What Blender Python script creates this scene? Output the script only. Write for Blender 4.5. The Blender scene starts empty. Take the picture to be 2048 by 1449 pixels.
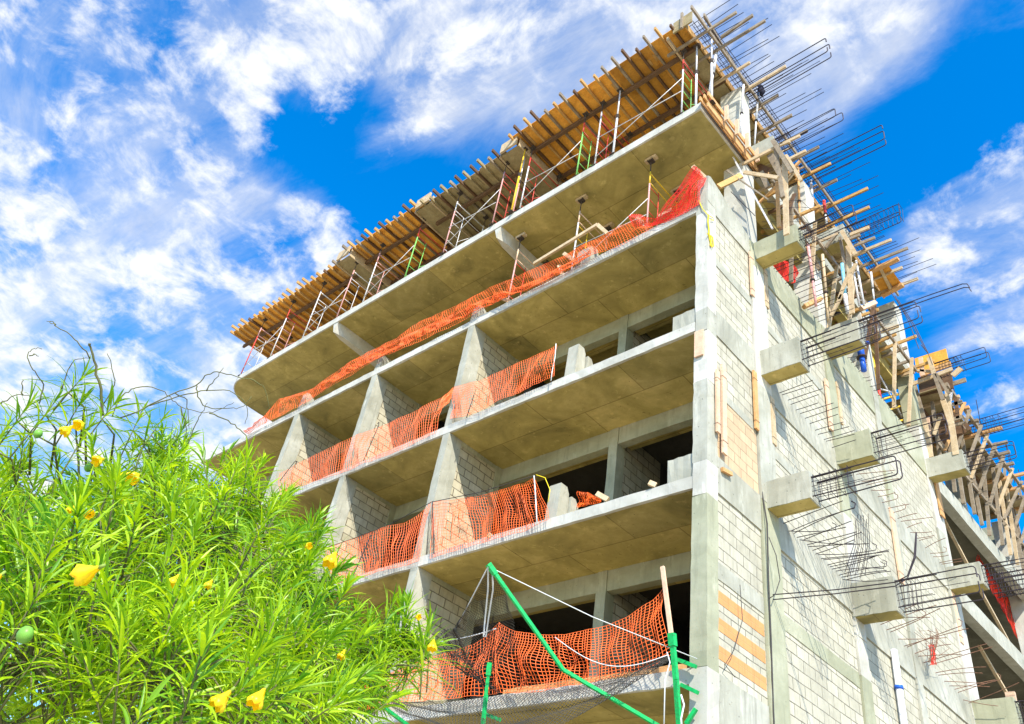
import bpy, math, random
from mathutils import Vector, Matrix, noise
random.seed(7)
S = bpy.context.scene
COL = S.collection

# ---------------------------------------------------------------- camera
F = 1685.25
RX = Vector((0.73879783, 0.65803859, 0.14547502))      # camera right in the world
RD = Vector((-0.33434828, 0.54531333, -0.76866416))    # camera down
RF = Vector((-0.58514015, 0.51924809, 0.62289038))     # camera forward
cd = bpy.data.cameras.new('camera'); cam = bpy.data.objects.new('camera', cd); COL.objects.link(cam)
cam.matrix_world = Matrix(((RX.x, -RD.x, -RF.x, 0), (RX.y, -RD.y, -RF.y, 0), (RX.z, -RD.z, -RF.z, 0), (0, 0, 0, 1)))
cd.sensor_width = 36; cd.lens = F / 2048 * 36; cd.clip_start = 0.05; cd.clip_end = 3000
S.camera = cam
S.render.resolution_x, S.render.resolution_y = 1024, 724
S.view_settings.view_transform = 'Standard'; S.view_settings.look = 'None'
S.view_settings.gamma = 1; S.view_settings.exposure = 0.98

def ray(u, v): return ((u - 1024) / F) * RX + ((v - 724.5) / F) * RD + RF
def onx(u, v, x=-6.15): d = ray(u, v); return d * (x / d.x)
def ony(u, v, y=10.0): d = ray(u, v); return d * (y / d.y)
def onz(u, v, z): d = ray(u, v); return d * (z / d.z)
def far(u, v, dist): return ray(u, v).normalized() * dist

# ---------------------------------------------------------------- sky and sun
SUN = Vector((1.0, -0.72, 1.08)).normalized()
w = bpy.data.worlds.new("World"); S.world = w; w.use_nodes = True
nt = w.node_tree; N = nt.nodes; L = nt.links; N.clear()
def nd(tree, typ, **k):
    n = tree.nodes.new(typ)
    for a, b in k.items(): setattr(n, a, b)
    return n
out = nd(nt, 'ShaderNodeOutputWorld'); bg = nd(nt, 'ShaderNodeBackground'); bg.inputs[1].default_value = 0.12
sky = nd(nt, 'ShaderNodeTexSky'); sky.sky_type = 'NISHITA'; sky.sun_disc = False
sky.sun_elevation = math.asin(SUN.z); sky.sun_rotation = math.atan2(SUN.x, SUN.y); sky.air_density = 1.0; sky.ozone_density = 2.5; sky.dust_density = 0.3
hs = nd(nt, 'ShaderNodeHueSaturation'); hs.inputs['Hue'].default_value = 0.503; hs.inputs['Saturation'].default_value = 1.55; hs.inputs['Value'].default_value = 1.6
L.new(sky.outputs[0], hs.inputs['Color'])
tc = nd(nt, 'ShaderNodeTexCoord')
sep = nd(nt, 'ShaderNodeSeparateXYZ'); L.new(tc.outputs['Generated'], sep.inputs[0])
def math_(t, op, a, b=None, c=None, clamp=False):
    n = nd(t, 'ShaderNodeMath', operation=op); n.use_clamp = clamp
    for i, q in enumerate((a, b, c)):
        if q is None: continue
        if isinstance(q, (int, float)): n.inputs[i].default_value = q
        else: t.links.new(q, n.inputs[i])
    return n.outputs[0]
zz = math_(nt, 'MAXIMUM', math_(nt, 'ADD', sep.outputs['Z'], 0.12), 0.05)
px_ = math_(nt, 'DIVIDE', sep.outputs['X'], zz); py_ = math_(nt, 'DIVIDE', sep.outputs['Y'], zz)
cmb = nd(nt, 'ShaderNodeCombineXYZ'); L.new(px_, cmb.inputs[0]); L.new(py_, cmb.inputs[1])
def noise_(t, vec, scale, detail, rough=0.5, dist=0.0, off=(0, 0, 0), sc=(1, 1, 1), rot=0):
    m = nd(t, 'ShaderNodeMapping'); m.inputs['Location'].default_value = off; m.inputs['Scale'].default_value = sc
    m.inputs['Rotation'].default_value = (0, 0, rot); t.links.new(vec, m.inputs['Vector'])
    n = nd(t, 'ShaderNodeTexNoise'); n.inputs['Scale'].default_value = scale; n.inputs['Detail'].default_value = detail
    n.inputs['Roughness'].default_value = rough; n.inputs['Distortion'].default_value = dist
    t.links.new(m.outputs[0], n.inputs['Vector']); return n.outputs['Fac']
n1 = noise_(nt, cmb.outputs[0], 1.9, 12, 0.60, 0.5, (3.1, 1.2, 0))
n2 = noise_(nt, cmb.outputs[0], 10.0, 12, 0.62, 0.25, (7.7, 2.2, 0))
n3 = noise_(nt, cmb.outputs[0], 2.2, 10, 0.62, 1.1, (1.7, 9.0, 0), (0.38, 1.3, 1), 0.45)
# large cloud masses: centre direction, angular size, weight
masses = [((130, 60), .20, .34), ((380, 60), .13, .26), ((40, 250), .16, .24), ((240, 260), .15, .20), ((60, 420), .13, .10), ((350, 400), .14, .13), ((480, 470), .10, .10),
          ((545, 150), .10, -.20), ((600, 330), .13, -.22), ((720, 360), .12, -.22), ((480, 300), .07, -.14), ((700, 110), .12, .26), ((760, 190), .08, .20), ((860, 30), .12, .24), ((920, 190), .09, -.14), ((980, 260), .09, .04),
          ((1080, 40), .14, .26), ((1250, 20), .13, .26), ((1450, 20), .12, .22), ((1580, 50), .12, .30), ((1700, 110), .10, .30), ((1850, 60), .13, .24), ((1790, 200), .09, -.22), ((1950, 170), .09, -.28), ((1700, 330), .08, -.20), ((1640, 240), .07, -.04),
          ((1890, 330), .09, -.14), ((1860, 450), .05, .24), ((1990, 400), .07, .22), ((2040, 300), .06, .16), ((2000, 560), .08, .12), ((1930, 640), .08, -.16), ((2010, 740), .06, .18), ((1980, 860), .08, -.10),
          ((100, 560), .11, -.26), ((250, 540), .09, -.14), ((60, 500), .05, -.1), ((560, 520), .07, .20), ((640, 500), .06, .10), ((420, 560), .05, .14), ((300, 620), .05, .22), ((370, 720), .07, .28), ((200, 650), .05, .08), ((170, 740), .06, -.12), ((330, 800), .06, -.14), ((440, 700), .06, .14), ((80, 640), .06, .04),
          ((330, 660), .12, .26), ((560, 540), .10, .18), ((450, 640), .08, .18), ((60, 650), .08, .16), ((1980, 480), .12, .18), ((1990, 700), .10, .14), ((300, 850), .3, .30), ((40, 820), .09, .40), ((130, 840), .08, .28), ((430, 850), .12, .50), ((330, 900), .12, .46), ((200, 900), .12, .40), ((480, 760), .05, .20)]
acc = None
nrm = nd(nt, 'ShaderNodeVectorMath', operation='NORMALIZE'); L.new(tc.outputs['Generated'], nrm.inputs[0])
for (u, v), size, wt in masses:
    d = ray(u, v).normalized()
    dot = nd(nt, 'ShaderNodeVectorMath', operation='DOT_PRODUCT'); L.new(nrm.outputs[0], dot.inputs[0]); dot.inputs[1].default_value = d
    mr = nd(nt, 'ShaderNodeMapRange', interpolation_type='SMOOTHSTEP'); L.new(dot.outputs['Value'], mr.inputs[0])
    mr.inputs[1].default_value = math.cos(size * 1.5); mr.inputs[2].default_value = 1; mr.inputs[3].default_value = 0; mr.inputs[4].default_value = wt
    acc = mr.outputs[0] if acc is None else math_(nt, 'ADD', acc, mr.outputs[0])
acc = math_(nt, 'MINIMUM', acc, 0.32); acc = math_(nt, 'MAXIMUM', acc, -0.45)
def srange(v, a, b, hi):
    m = nd(nt, 'ShaderNodeMapRange', interpolation_type='SMOOTHSTEP'); L.new(v, m.inputs[0])
    m.inputs[1].default_value = a; m.inputs[2].default_value = b; m.inputs[3].default_value = 0.0; m.inputs[4].default_value = hi; return m.outputs[0]
n4 = noise_(nt, cmb.outputs[0], 5.0, 14, 0.66, 1.4, (4.7, 3.0, 0), (0.5, 1.4, 1), 0.45)
veil = math_(nt, 'ADD', math_(nt, 'MULTIPLY', n1, 0.45), math_(nt, 'ADD', math_(nt, 'MULTIPLY', n3, 0.7), math_(nt, 'MULTIPLY', n4, 0.45)))
veil = srange(math_(nt, 'ADD', veil, math_(nt, 'MULTIPLY', acc, 0.70)), 0.80, 1.32, 0.90)      # thin streaky veil
puff = math_(nt, 'ADD', n2, math_(nt, 'MULTIPLY', n1, 0.30))
puff = srange(math_(nt, 'ADD', puff, math_(nt, 'MULTIPLY', acc, 0.50)), 0.72, 0.94, 0.97)      # broken cumulus
inv = math_(nt, 'MULTIPLY', math_(nt, 'SUBTRACT', 1.0, veil), math_(nt, 'SUBTRACT', 1.0, puff))
cover = math_(nt, 'SUBTRACT', 1.0, inv)
shade = nd(nt, 'ShaderNodeMapRange'); L.new(n2, shade.inputs[0]); shade.inputs[1].default_value = 0.3; shade.inputs[2].default_value = 0.7
shade.inputs[3].default_value = 0.80; shade.inputs[4].default_value = 1.0
cc = nd(nt, 'ShaderNodeCombineXYZ'); cs = nd(nt, 'ShaderNodeVectorMath', operation='SCALE'); cc.inputs[0].default_value = 4.8; cc.inputs[1].default_value = 4.9; cc.inputs[2].default_value = 5.0
L.new(cc.outputs[0], cs.inputs[0]); L.new(shade.outputs[0], cs.inputs['Scale'])
mx = nd(nt, 'ShaderNodeMix', data_type='RGBA'); L.new(cover, mx.inputs[0]); L.new(hs.outputs[0], mx.inputs[6]); L.new(cs.outputs[0], mx.inputs[7])
L.new(mx.outputs[2], bg.inputs[0]); L.new(bg.outputs[0], out.inputs[0])

sl = bpy.data.lights.new('sun', 'SUN'); sl.energy = 4.2; sl.angle = math.radians(0.5); sl.color = (1.0, 0.95, 0.86)
so = bpy.data.objects.new('sun', sl); COL.objects.link(so); so.rotation_euler = SUN.to_track_quat('Z', 'Y').to_euler()

# ---------------------------------------------------------------- materials
def mat_base(name, rough=0.85):
    m = bpy.data.materials.new(name); m.use_nodes = True
    t = m.node_tree; b = t.nodes['Principled BSDF']; b.inputs['Roughness'].default_value = rough
    b.inputs['Specular IOR Level'].default_value = 0.25
    return m, t, b
def ramp(t, fac, stops):
    r = nd(t, 'ShaderNodeValToRGB'); e = r.color_ramp.elements
    while len(e) < len(stops): e.new(0.5)
    for i, (p, c) in enumerate(stops): e[i].position = p; e[i].color = (*c, 1)
    t.links.new(fac, r.inputs[0]); return r.outputs[0]
def mixc(t, fac, a, b, mode='MIX'):
    m = nd(t, 'ShaderNodeMix', data_type='RGBA', blend_type=mode)
    for i, q in ((0, fac), (6, a), (7, b)):
        if isinstance(q, (int, float)): m.inputs[i].default_value = q
        elif isinstance(q, tuple): m.inputs[i].default_value = (*q, 1)
        else: t.links.new(q, m.inputs[i])
    return m.outputs[2]
def pos(t): return nd(t, 'ShaderNodeNewGeometry').outputs['Position']
def bump(t, b, h, strength, dist):
    n = nd(t, 'ShaderNodeBump'); n.inputs['Strength'].default_value = strength; n.inputs['Distance'].default_value = dist
    t.links.new(h, n.inputs['Height']); t.links.new(n.outputs[0], b.inputs['Normal'])
def thresh(t, v, a, b, lo=0.0, hi=1.0):
    m = nd(t, 'ShaderNodeMapRange'); t.links.new(v, m.inputs[0])
    m.inputs[1].default_value = a; m.inputs[2].default_value = b; m.inputs[3].default_value = lo; m.inputs[4].default_value = hi
    return m.outputs[0]
def concrete(name, c0, c1, c2, dark=(0.10, 0.09, 0.05), panels=None, pits=0.5, streak=0.5, darkamt=0.7):
    m, t, b = mat_base(name); p = pos(t)
    big = noise_(t, p, 0.9, 8, 0.62, 0.6); mid = noise_(t, p, 4.5, 9, 0.65, 0.3, (5, 2, 1)); fine = noise_(t, p, 60, 5, 0.6)
    c = ramp(t, big, [(0.30, c0), (0.5, c1), (0.70, c2)])
    c = mixc(t, thresh(t, mid, 0.35, 0.75, 0.0, 0.55), c, tuple(x * 0.72 for x in c1))
    st = noise_(t, p, 3.0, 8, 0.7, 0.0, (1, 3, 7), (3.0, 3.0, 0.25))
    c = mixc(t, thresh(t, st, 0.52, 0.72, 0.0, streak), c, tuple(x * 0.62 for x in c1))
    lt = noise_(t, p, 2.2, 9, 0.7, 0.2, (11, 3, 7), (2.0, 2.0, 0.5))
    c = mixc(t, thresh(t, lt, 0.58, 0.70, 0.0, 0.45), c, tuple(min(.8, x * 1.3) for x in c2))
    sp = noise_(t, p, 5.0, 8, 0.82, 0.6, (9, 9, 2), (1, 1, 1.0))
    c = mixc(t, thresh(t, sp, 0.61, 0.69, 0.0, darkamt), c, dark)
    pit = nd(t, 'ShaderNodeTexVoronoi'); pit.inputs['Scale'].default_value = 6.5; t.links.new(p, pit.inputs['Vector'])
    pm = thresh(t, pit.outputs['Distance'], 0.055, 0.085, pits, 0.0)
    c = mixc(t, pm, c, tuple(x * 0.35 for x in c0))
    h = math_(t, 'ADD', math_(t, 'MULTIPLY', mid, 0.8), math_(t, 'MULTIPLY', fine, 0.35))
    h = math_(t, 'SUBTRACT', h, math_(t, 'MULTIPLY', pm, 0.5))
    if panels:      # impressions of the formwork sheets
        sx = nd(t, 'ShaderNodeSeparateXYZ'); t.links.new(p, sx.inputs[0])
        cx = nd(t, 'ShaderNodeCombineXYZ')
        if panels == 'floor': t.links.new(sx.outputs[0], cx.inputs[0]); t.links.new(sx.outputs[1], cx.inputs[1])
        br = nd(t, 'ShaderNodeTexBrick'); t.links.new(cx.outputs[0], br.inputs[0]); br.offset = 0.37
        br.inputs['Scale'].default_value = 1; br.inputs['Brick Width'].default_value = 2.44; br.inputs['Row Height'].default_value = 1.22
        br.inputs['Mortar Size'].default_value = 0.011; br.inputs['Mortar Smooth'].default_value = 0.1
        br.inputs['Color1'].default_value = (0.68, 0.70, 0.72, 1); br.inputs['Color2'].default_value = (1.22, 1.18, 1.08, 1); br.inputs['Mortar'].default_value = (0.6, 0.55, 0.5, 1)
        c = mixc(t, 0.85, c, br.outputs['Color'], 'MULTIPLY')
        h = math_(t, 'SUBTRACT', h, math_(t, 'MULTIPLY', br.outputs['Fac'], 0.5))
    t.links.new(c, b.inputs['Base Color']); bump(t, b, h, 0.55, 0.012); return m
def blocks(name, ca, cb, mortar, stain=0.35, msize=0.007):
    m, t, b = mat_base(name); p = pos(t)
    s = nd(t, 'ShaderNodeSeparateXYZ'); t.links.new(p, s.inputs[0])
    c = nd(t, 'ShaderNodeCombineXYZ'); wob = noise_(t, p, 1.4, 2, 0.5)
    wf = noise_(t, p, 9, 3, 0.5)
    t.links.new(math_(t, 'ADD', s.outputs[0], s.outputs[1]), c.inputs[0])
    zz = math_(t, 'ADD', s.outputs[2], math_(t, 'ADD', math_(t, 'MULTIPLY', wob, 0.035), math_(t, 'MULTIPLY', wf, 0.012)))
    t.links.new(zz, c.inputs[1])
    br = nd(t, 'ShaderNodeTexBrick'); t.links.new(c.outputs[0], br.inputs[0])
    br.inputs['Scale'].default_value = 1; br.inputs['Brick Width'].default_value = 0.41; br.inputs['Row Height'].default_value = 0.205
    br.inputs['Mortar Size'].default_value = msize; br.inputs['Mortar Smooth'].default_value = 0.25; br.inputs['Bias'].default_value = 0.1
    br.inputs['Color1'].default_value = (*ca, 1); br.inputs['Color2'].default_value = (*cb, 1); br.inputs['Mortar'].default_value = (*mortar, 1)
    big = noise_(t, p, 1.1, 8, 0.65, 0.5, (4, 2, 8)); mid = noise_(t, p, 6, 8, 0.7); fine = noise_(t, p, 90, 4, 0.6)
    col = mixc(t, thresh(t, big, 0.42, 0.72, 0, stain), br.outputs['Color'], tuple(x * 0.6 for x in cb))
    col = mixc(t, thresh(t, mid, 0.45, 0.75, 0, 0.35), col, tuple(min(.8, x * 1.12) for x in ca))
    stk = noise_(t, p, 3.0, 8, 0.72, 0.0, (1, 3, 9), (3.2, 3.2, 0.22)); col = mixc(t, thresh(t, stk, 0.50, 0.70, 0, 0.55), col, tuple(x * 0.55 for x in cb))
    drp = noise_(t, p, 9.0, 6, 0.8, 0.4, (8, 3, 2)); col = mixc(t, thresh(t, drp, 0.66, 0.72, 0, 0.75), col, tuple(x * 0.4 for x in cb))
    # patches where mortar is smeared over the joints
    sm = noise_(t, p, 2.6, 7, 0.7, 0.3, (2, 7, 5))
    col = mixc(t, thresh(t, sm, 0.64, 0.70, 0, 0.6), col, tuple(x * 0.93 for x in ca))
    t.links.new(col, b.inputs['Base Color'])
    h = math_(t, 'ADD', math_(t, 'MULTIPLY', br.outputs['Fac'], -1.0), math_(t, 'ADD', math_(t, 'MULTIPLY', mid, 0.35), math_(t, 'MULTIPLY', fine, 0.25)))
    bump(t, b, h, 0.5, 0.012); return m
def wood(name, c0, c1, scale=1.0, rough=0.75):
    m, t, b = mat_base(name, rough); p = nd(t, 'ShaderNodeTexCoord').outputs['Object']
    g = nd(t, 'ShaderNodeNewGeometry').outputs['Random Per Island']
    a = noise_(t, p, 3.5 * scale, 8, 0.65, 0.8, (0, 0, 0), (1.0, 1.0, 1.0)); f = noise_(t, p, 26 * scale, 6, 0.7, 0.2, (3, 1, 0))
    c = ramp(t, a, [(0.3, c0), (0.68, c1)])
    c = mixc(t, thresh(t, f, 0.45, 0.75, 0, 0.5), c, tuple(x * 0.5 for x in c0))
    kn = noise_(t, p, 5.0, 5, 0.75, 0.4, (7, 7, 3)); c = mixc(t, thresh(t, kn, 0.62, 0.68, 0, 0.6), c, tuple(x * 0.35 for x in c0))
    hsv = nd(t, 'ShaderNodeHueSaturation'); t.links.new(c, hsv.inputs['Color']); t.links.new(thresh(t, g, 0, 1, 0.6, 1.25), hsv.inputs['Value'])
    t.links.new(hsv.outputs[0], b.inputs['Base Color']); bump(t, b, f, 0.4, 0.004); return m
def plain(name, c, rough=0.6, metal=0.0, var=0.25, chip=None):
    m, t, b = mat_base(name, rough); p = pos(t); f = noise_(t, p, 14, 6, 0.7)
    col = ramp(t, f, [(0.3, tuple(x * (1 - var) for x in c)), (0.7, tuple(min(.9, x * (1 + var)) for x in c))])
    if chip:
        f2 = noise_(t, p, 34, 5, 0.7, 0, (4, 4, 4)); col = mixc(t, thresh(t, f2, 0.56, 0.62, 0, 0.8), col, chip)
    t.links.new(col, b.inputs['Base Color']); b.inputs['Metallic'].default_value = metal; return m
M = {}
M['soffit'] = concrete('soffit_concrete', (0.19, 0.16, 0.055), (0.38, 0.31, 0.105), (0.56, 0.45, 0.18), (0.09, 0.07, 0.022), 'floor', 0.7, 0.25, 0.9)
M['edge'] = concrete('edge_concrete', (0.36, 0.34, 0.27), (0.50, 0.48, 0.40), (0.62, 0.60, 0.53), (0.15, 0.13, 0.08), None, 0.6, 0.55, 0.6)
M['conc'] = concrete('wall_concrete', (0.25, 0.245, 0.18), (0.37, 0.36, 0.28), (0.48, 0.47, 0.39), (0.13, 0.11, 0.07), None, 0.8, 0.9, 0.8)
M['conc2'] = concrete('green_grey_concrete', (0.25, 0.25, 0.155), (0.34, 0.34, 0.225), (0.43, 0.42, 0.30), (0.14, 0.12, 0.06), None, 0.5, 0.65, 0.6)
M['block'] = blocks('block_wall', (0.52, 0.485, 0.365), (0.41, 0.38, 0.28), (0.09, 0.078, 0.052), 0.65, 0.009)
M['blockfin'] = blocks('warm_block_wall', (0.52, 0.47, 0.34), (0.38, 0.34, 0.22), (0.10, 0.08, 0.05), 0.6, 0.012)  # slightly warmer block tone for fins, cross walls and end wall
M['tan'] = blocks('tan_block_wall', (0.55, 0.41, 0.25), (0.48, 0.34, 0.20), (0.20, 0.14, 0.08), 0.2)
M['orangeblk'] = blocks('orange_blocks', (0.58, 0.29, 0.11), (0.55, 0.25, 0.09), (0.50, 0.27, 0.12), 0.1)
M['dark'] = concrete('interior_shade_concrete', (0.035, 0.033, 0.028), (0.05, 0.047, 0.04), (0.07, 0.066, 0.055), (0.02, 0.02, 0.015))  # near-black: room shade put into the colour of the concrete
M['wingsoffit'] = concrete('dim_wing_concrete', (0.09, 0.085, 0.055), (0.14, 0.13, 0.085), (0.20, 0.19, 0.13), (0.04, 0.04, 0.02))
M['ply'] = wood('orange_plywood', (0.55, 0.23, 0.03), (0.86, 0.44, 0.07))
M['plyold'] = wood('weathered_plywood', (0.24, 0.18, 0.08), (0.40, 0.32, 0.17))
M['joist'] = wood('joist_timber', (0.40, 0.21, 0.06), (0.62, 0.38, 0.13))
M['bearer'] = wood('dark_bearer_timber', (0.09, 0.05, 0.025), (0.18, 0.10, 0.05))
M['timber'] = wood('pale_timber', (0.42, 0.30, 0.16), (0.62, 0.48, 0.30))
M['timberg'] = wood('grey_timber', (0.17, 0.13, 0.085), (0.36, 0.29, 0.20))
M['timbero'] = wood('orange_timber', (0.50, 0.26, 0.09), (0.66, 0.38, 0.16))
M['timberp'] = wood('pink_timber', (0.60, 0.38, 0.24), (0.72, 0.50, 0.33))
M['rebar'] = plain('rebar_steel', (0.045, 0.035, 0.04), 0.6, 0.3, 0.4)
M['rust'] = plain('rusty_rebar', (0.20, 0.10, 0.06), 0.8, 0.1, 0.4)
M['white'] = plain('chipped_white_paint', (0.62, 0.60, 0.58), 0.5, 0.1, 0.15, (0.25, 0.16, 0.12))
M['red'] = plain('red_paint', (0.55, 0.045, 0.03), 0.45, 0, 0.25, (0.35, 0.20, 0.17))
M['pink'] = plain('faded_red_paint', (0.55, 0.27, 0.24), 0.6, 0, 0.25, (0.5, 0.42, 0.38))
M['yellow'] = plain('yellow_paint', (0.70, 0.42, 0.02), 0.45, 0, 0.2, (0.4, 0.25, 0.1))
M['green'] = plain('light_green_paint', (0.18, 0.50, 0.10), 0.45, 0, 0.25, (0.4, 0.4, 0.3))
M['gpole'] = plain('bright_green_enamel', (0.01, 0.38, 0.09), 0.5, 0, 0.3, (0.05, 0.16, 0.06))
M['blue'] = plain('blue_paint', (0.02, 0.10, 0.50), 0.4, 0, 0.2)
M['cyan'] = plain('pale_blue_paint', (0.15, 0.42, 0.55), 0.5, 0, 0.2, (0.6, 0.6, 0.6))
M['iron'] = plain('dark_iron', (0.06, 0.045, 0.035), 0.7, 0.2, 0.4)
M['net'] = plain('orange_plastic_net', (0.86, 0.14, 0.022), 0.5, 0, 0.12)
M['netred'] = plain('red_plastic_net', (0.75, 0.03, 0.012), 0.5, 0, 0.12)
M['bnet'] = plain('black_net_twine', (0.05, 0.045, 0.035), 0.8, 0, 0.3)
M['rope'] = plain('white_rope', (0.60, 0.60, 0.57), 0.8, 0, 0.1)
M['yrope'] = plain('yellow_rope', (0.75, 0.60, 0.02), 0.7, 0, 0.15)
M['pvc'] = plain('white_plastic', (0.75, 0.76, 0.80), 0.35, 0, 0.05)
M['black'] = plain('black_cloth', (0.02, 0.02, 0.035), 0.9, 0, 0.4)
M['wire'] = plain('black_wire', (0.04, 0.035, 0.03), 0.6, 0, 0.3)
M['ground'] = concrete('sandy_ground', (0.44, 0.36, 0.24), (0.54, 0.45, 0.31), (0.62, 0.53, 0.38))

# ---------------------------------------------------------------- mesh helpers
class MB:
    def __init__(s): s.v = []; s.f = []
    def add(s, vs, fs):
        o = len(s.v); s.v += [tuple(a) for a in vs]; s.f += [tuple(i + o for i in f) for f in fs]; return s
    def box(s, x0, x1, y0, y1, z0, z1):
        vs = [(x, y, z) for z in (z0, z1) for y in (y0, y1) for x in (x0, x1)]
        return s.add(vs, [(0, 2, 3, 1), (4, 5, 7, 6), (0, 1, 5, 4), (2, 6, 7, 3), (0, 4, 6, 2), (1, 3, 7, 5)])
    def rough(s, x0, x1, y0, y1, z0, z1, step=0.25, j=0.007):
        """box cut into slices along its longest side, with slightly uneven arrises"""
        ext = (x1 - x0, y1 - y0, z1 - z0); ax = ext.index(max(ext)); n = max(1, int(ext[ax] / step))
        lo = [x0, y0, z0]; hi = [x1, y1, z1]; o = [i for i in range(3) if i != ax]; vs = []
        for k in range(n + 1):
            tt = lo[ax] + ext[ax] * k / n
            for (a, b) in ((0, 0), (1, 0), (1, 1), (0, 1)):
                p = [0, 0, 0]; p[ax] = tt
                p[o[0]] = (hi if a else lo)[o[0]] + random.uniform(-j, j); p[o[1]] = (hi if b else lo)[o[1]] + random.uniform(-j, j); vs.append(p)
        fs = [(0, 1, 2, 3), tuple(4 * n + i for i in (3, 2, 1, 0))]
        for k in range(n):
            for i in range(4):
                a = 4 * k + i; b = 4 * k + (i + 1) % 4; fs.append((a, a + 4, b + 4, b))
        return s.add(vs, fs)
    def beam(s, p, q, w, h, up=(0, 0, 1)):
        """rectangular bar from p to q; w across, h along up"""
        p = Vector(p); q = Vector(q); d = (q - p).normalized(); u = Vector(up)
        if abs(d.dot(u)) > 0.95: u = Vector((0, 1, 0))
        a = d.cross(u).normalized(); u = a.cross(d).normalized(); vs = []
        for c in (p, q):
            for i, k in ((-1, -1), (1, -1), (1, 1), (-1, 1)): vs.append(c + a * w / 2 * i + u * h / 2 * k)
        return s.add(vs, [(0, 1, 2, 3), (7, 6, 5, 4), (0, 4, 5, 1), (1, 5, 6, 2), (2, 6, 7, 3), (3, 7, 4, 0)])
    def tube(s, pts, r, n=6, r1=None):
        pts = [Vector(p) for p in pts]; m = len(pts); vs = []; ref = None
        for i, p in enumerate(pts):
            d = (pts[min(i + 1, m - 1)] - pts[max(i - 1, 0)])
            if d.length < 1e-9: d = Vector((0, 0, 1))
            d.normalize()
            if ref is None: ref = Vector((0, 0, 1)) if abs(d.z) < 0.9 else Vector((1, 0, 0))
            a = d.cross(ref)
            if a.length < 1e-4: a = d.orthogonal()
            a.normalize(); b = a.cross(d).normalized(); ref = b
            rr = r if r1 is None else r + (r1 - r) * i / max(1, m - 1)
            for k in range(n):
                an = 2 * math.pi * k / n; vs.append(p + a * math.cos(an) * rr + b * math.sin(an) * rr)
        fs = [tuple(range(n)), tuple(reversed(range((m - 1) * n, m * n)))]
        for i in range(m - 1):
            for k in range(n):
                k2 = (k + 1) % n; fs.append((i * n + k, i * n + n + k, i * n + n + k2, i * n + k2))
        return s.add(vs, fs)
    def prism(s, poly, axis, a, b):
        """poly = 2-D outline in the two other axes, extruded from a to b along axis"""
        o = [i for i in range(3) if i != axis]; vs = []; n = len(poly)
        for c in (a, b):
            for p in poly:
                q = [0, 0, 0]; q[axis] = c; q[o[0]] = p[0]; q[o[1]] = p[1]; vs.append(q)
        fs = [tuple(range(n)), tuple(reversed(range(n, 2 * n)))] + [(i, i + n, (i + 1) % n + n, (i + 1) % n) for i in range(n)]
        return s.add(vs, fs)
    def build(s, name, mat, parent=None, smooth=False, **k):
        me = bpy.data.meshes.new(name); me.from_pydata(s.v, [], s.f)
        me.materials.append(M[mat] if isinstance(mat, str) else mat)
        import bmesh
        bm = bmesh.new(); bm.from_mesh(me); bmesh.ops.recalc_face_normals(bm, faces=bm.faces); bm.to_mesh(me); bm.free()
        if smooth: me.polygons.foreach_set('use_smooth', [True] * len(me.polygons))
        o = bpy.data.objects.new(name, me); COL.objects.link(o)
        if parent is not None:
            o.parent = parent; r = parent
            while r.parent: r = r.parent
            if r.type == 'EMPTY' and parent is r: o.location = -r.location
        for a, b in k.items(): o[a] = b
        return o
USED = set()
def tag(o, label, cat, group=None):
    o['label'] = label; o['category'] = cat
    if group: o['group'] = group
    USED.add(label); return o
def thing(name, loc, label, cat, group=None):
    o = bpy.data.objects.new(name, None); COL.objects.link(o); o.location = loc; o.empty_display_size = 0.2
    return tag(o, label, cat, group)
def arc(c, r, a0, a1, n, u, v):
    c = Vector(c); u = Vector(u); v = Vector(v)
    return [c + u * math.cos(a0 + (a1 - a0) * i / n) * r + v * math.sin(a0 + (a1 - a0) * i / n) * r for i in range(n + 1)]
def poly_at(pts, t):
    """point at fraction t of the length of a polyline"""
    ls = [(pts[i + 1] - pts[i]).length for i in range(len(pts) - 1)]; d = t * sum(ls)
    for i, l in enumerate(ls):
        if d <= l or i == len(ls) - 1: return pts[i].lerp(pts[i + 1], max(0, min(1, d / max(l, 1e-6))))
        d -= l

# ================================================================ ground
g = MB().add([(-800, -800, -1.6), (800, -800, -1.6), (800, 800, -1.6), (-800, 800, -1.6)], [(0, 1, 2, 3)]).build('ground', 'ground'); g['kind'] = 'structure'

# ================================================================ the building shell
B = thing('unfinished_building', (-16, 16, -1.6), 'unfinished concrete building with bare balconies, block walls and projecting beams, standing behind the shrub', 'building')
SX = -6.15                                  # plane of the side wall
SO = [0.8, 4.15, 7.27, 10.63, 13.97, 17.31]        # soffits of the floors
TH = [0.21, 0.21, 0.21, 0.21, 0.20, 0.24]
XL = -26.3
def slab_edge(z0, z1, y, x0, x1):
    MB().rough(x0, x1, y - 0.012, y + 0.05, z0 - 0.004, z1 + 0.004, 0.22, 0.006).build('slab_edge', 'edge', B)
for i in range(5):
    z0 = SO[i]; z1 = z0 + TH[i]
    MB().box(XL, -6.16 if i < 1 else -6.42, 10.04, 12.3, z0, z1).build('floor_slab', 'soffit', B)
    MB().box(XL, -6.16 if i < 1 else -6.42, 12.302, 21.9, z0, z1).build('floor_slab', 'dark' if i < 4 else 'soffit', B)  # lower floors behind the balconies get the shade painted into their colour
    slab_edge(z0, z1, 10.0, XL, -6.42)
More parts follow.
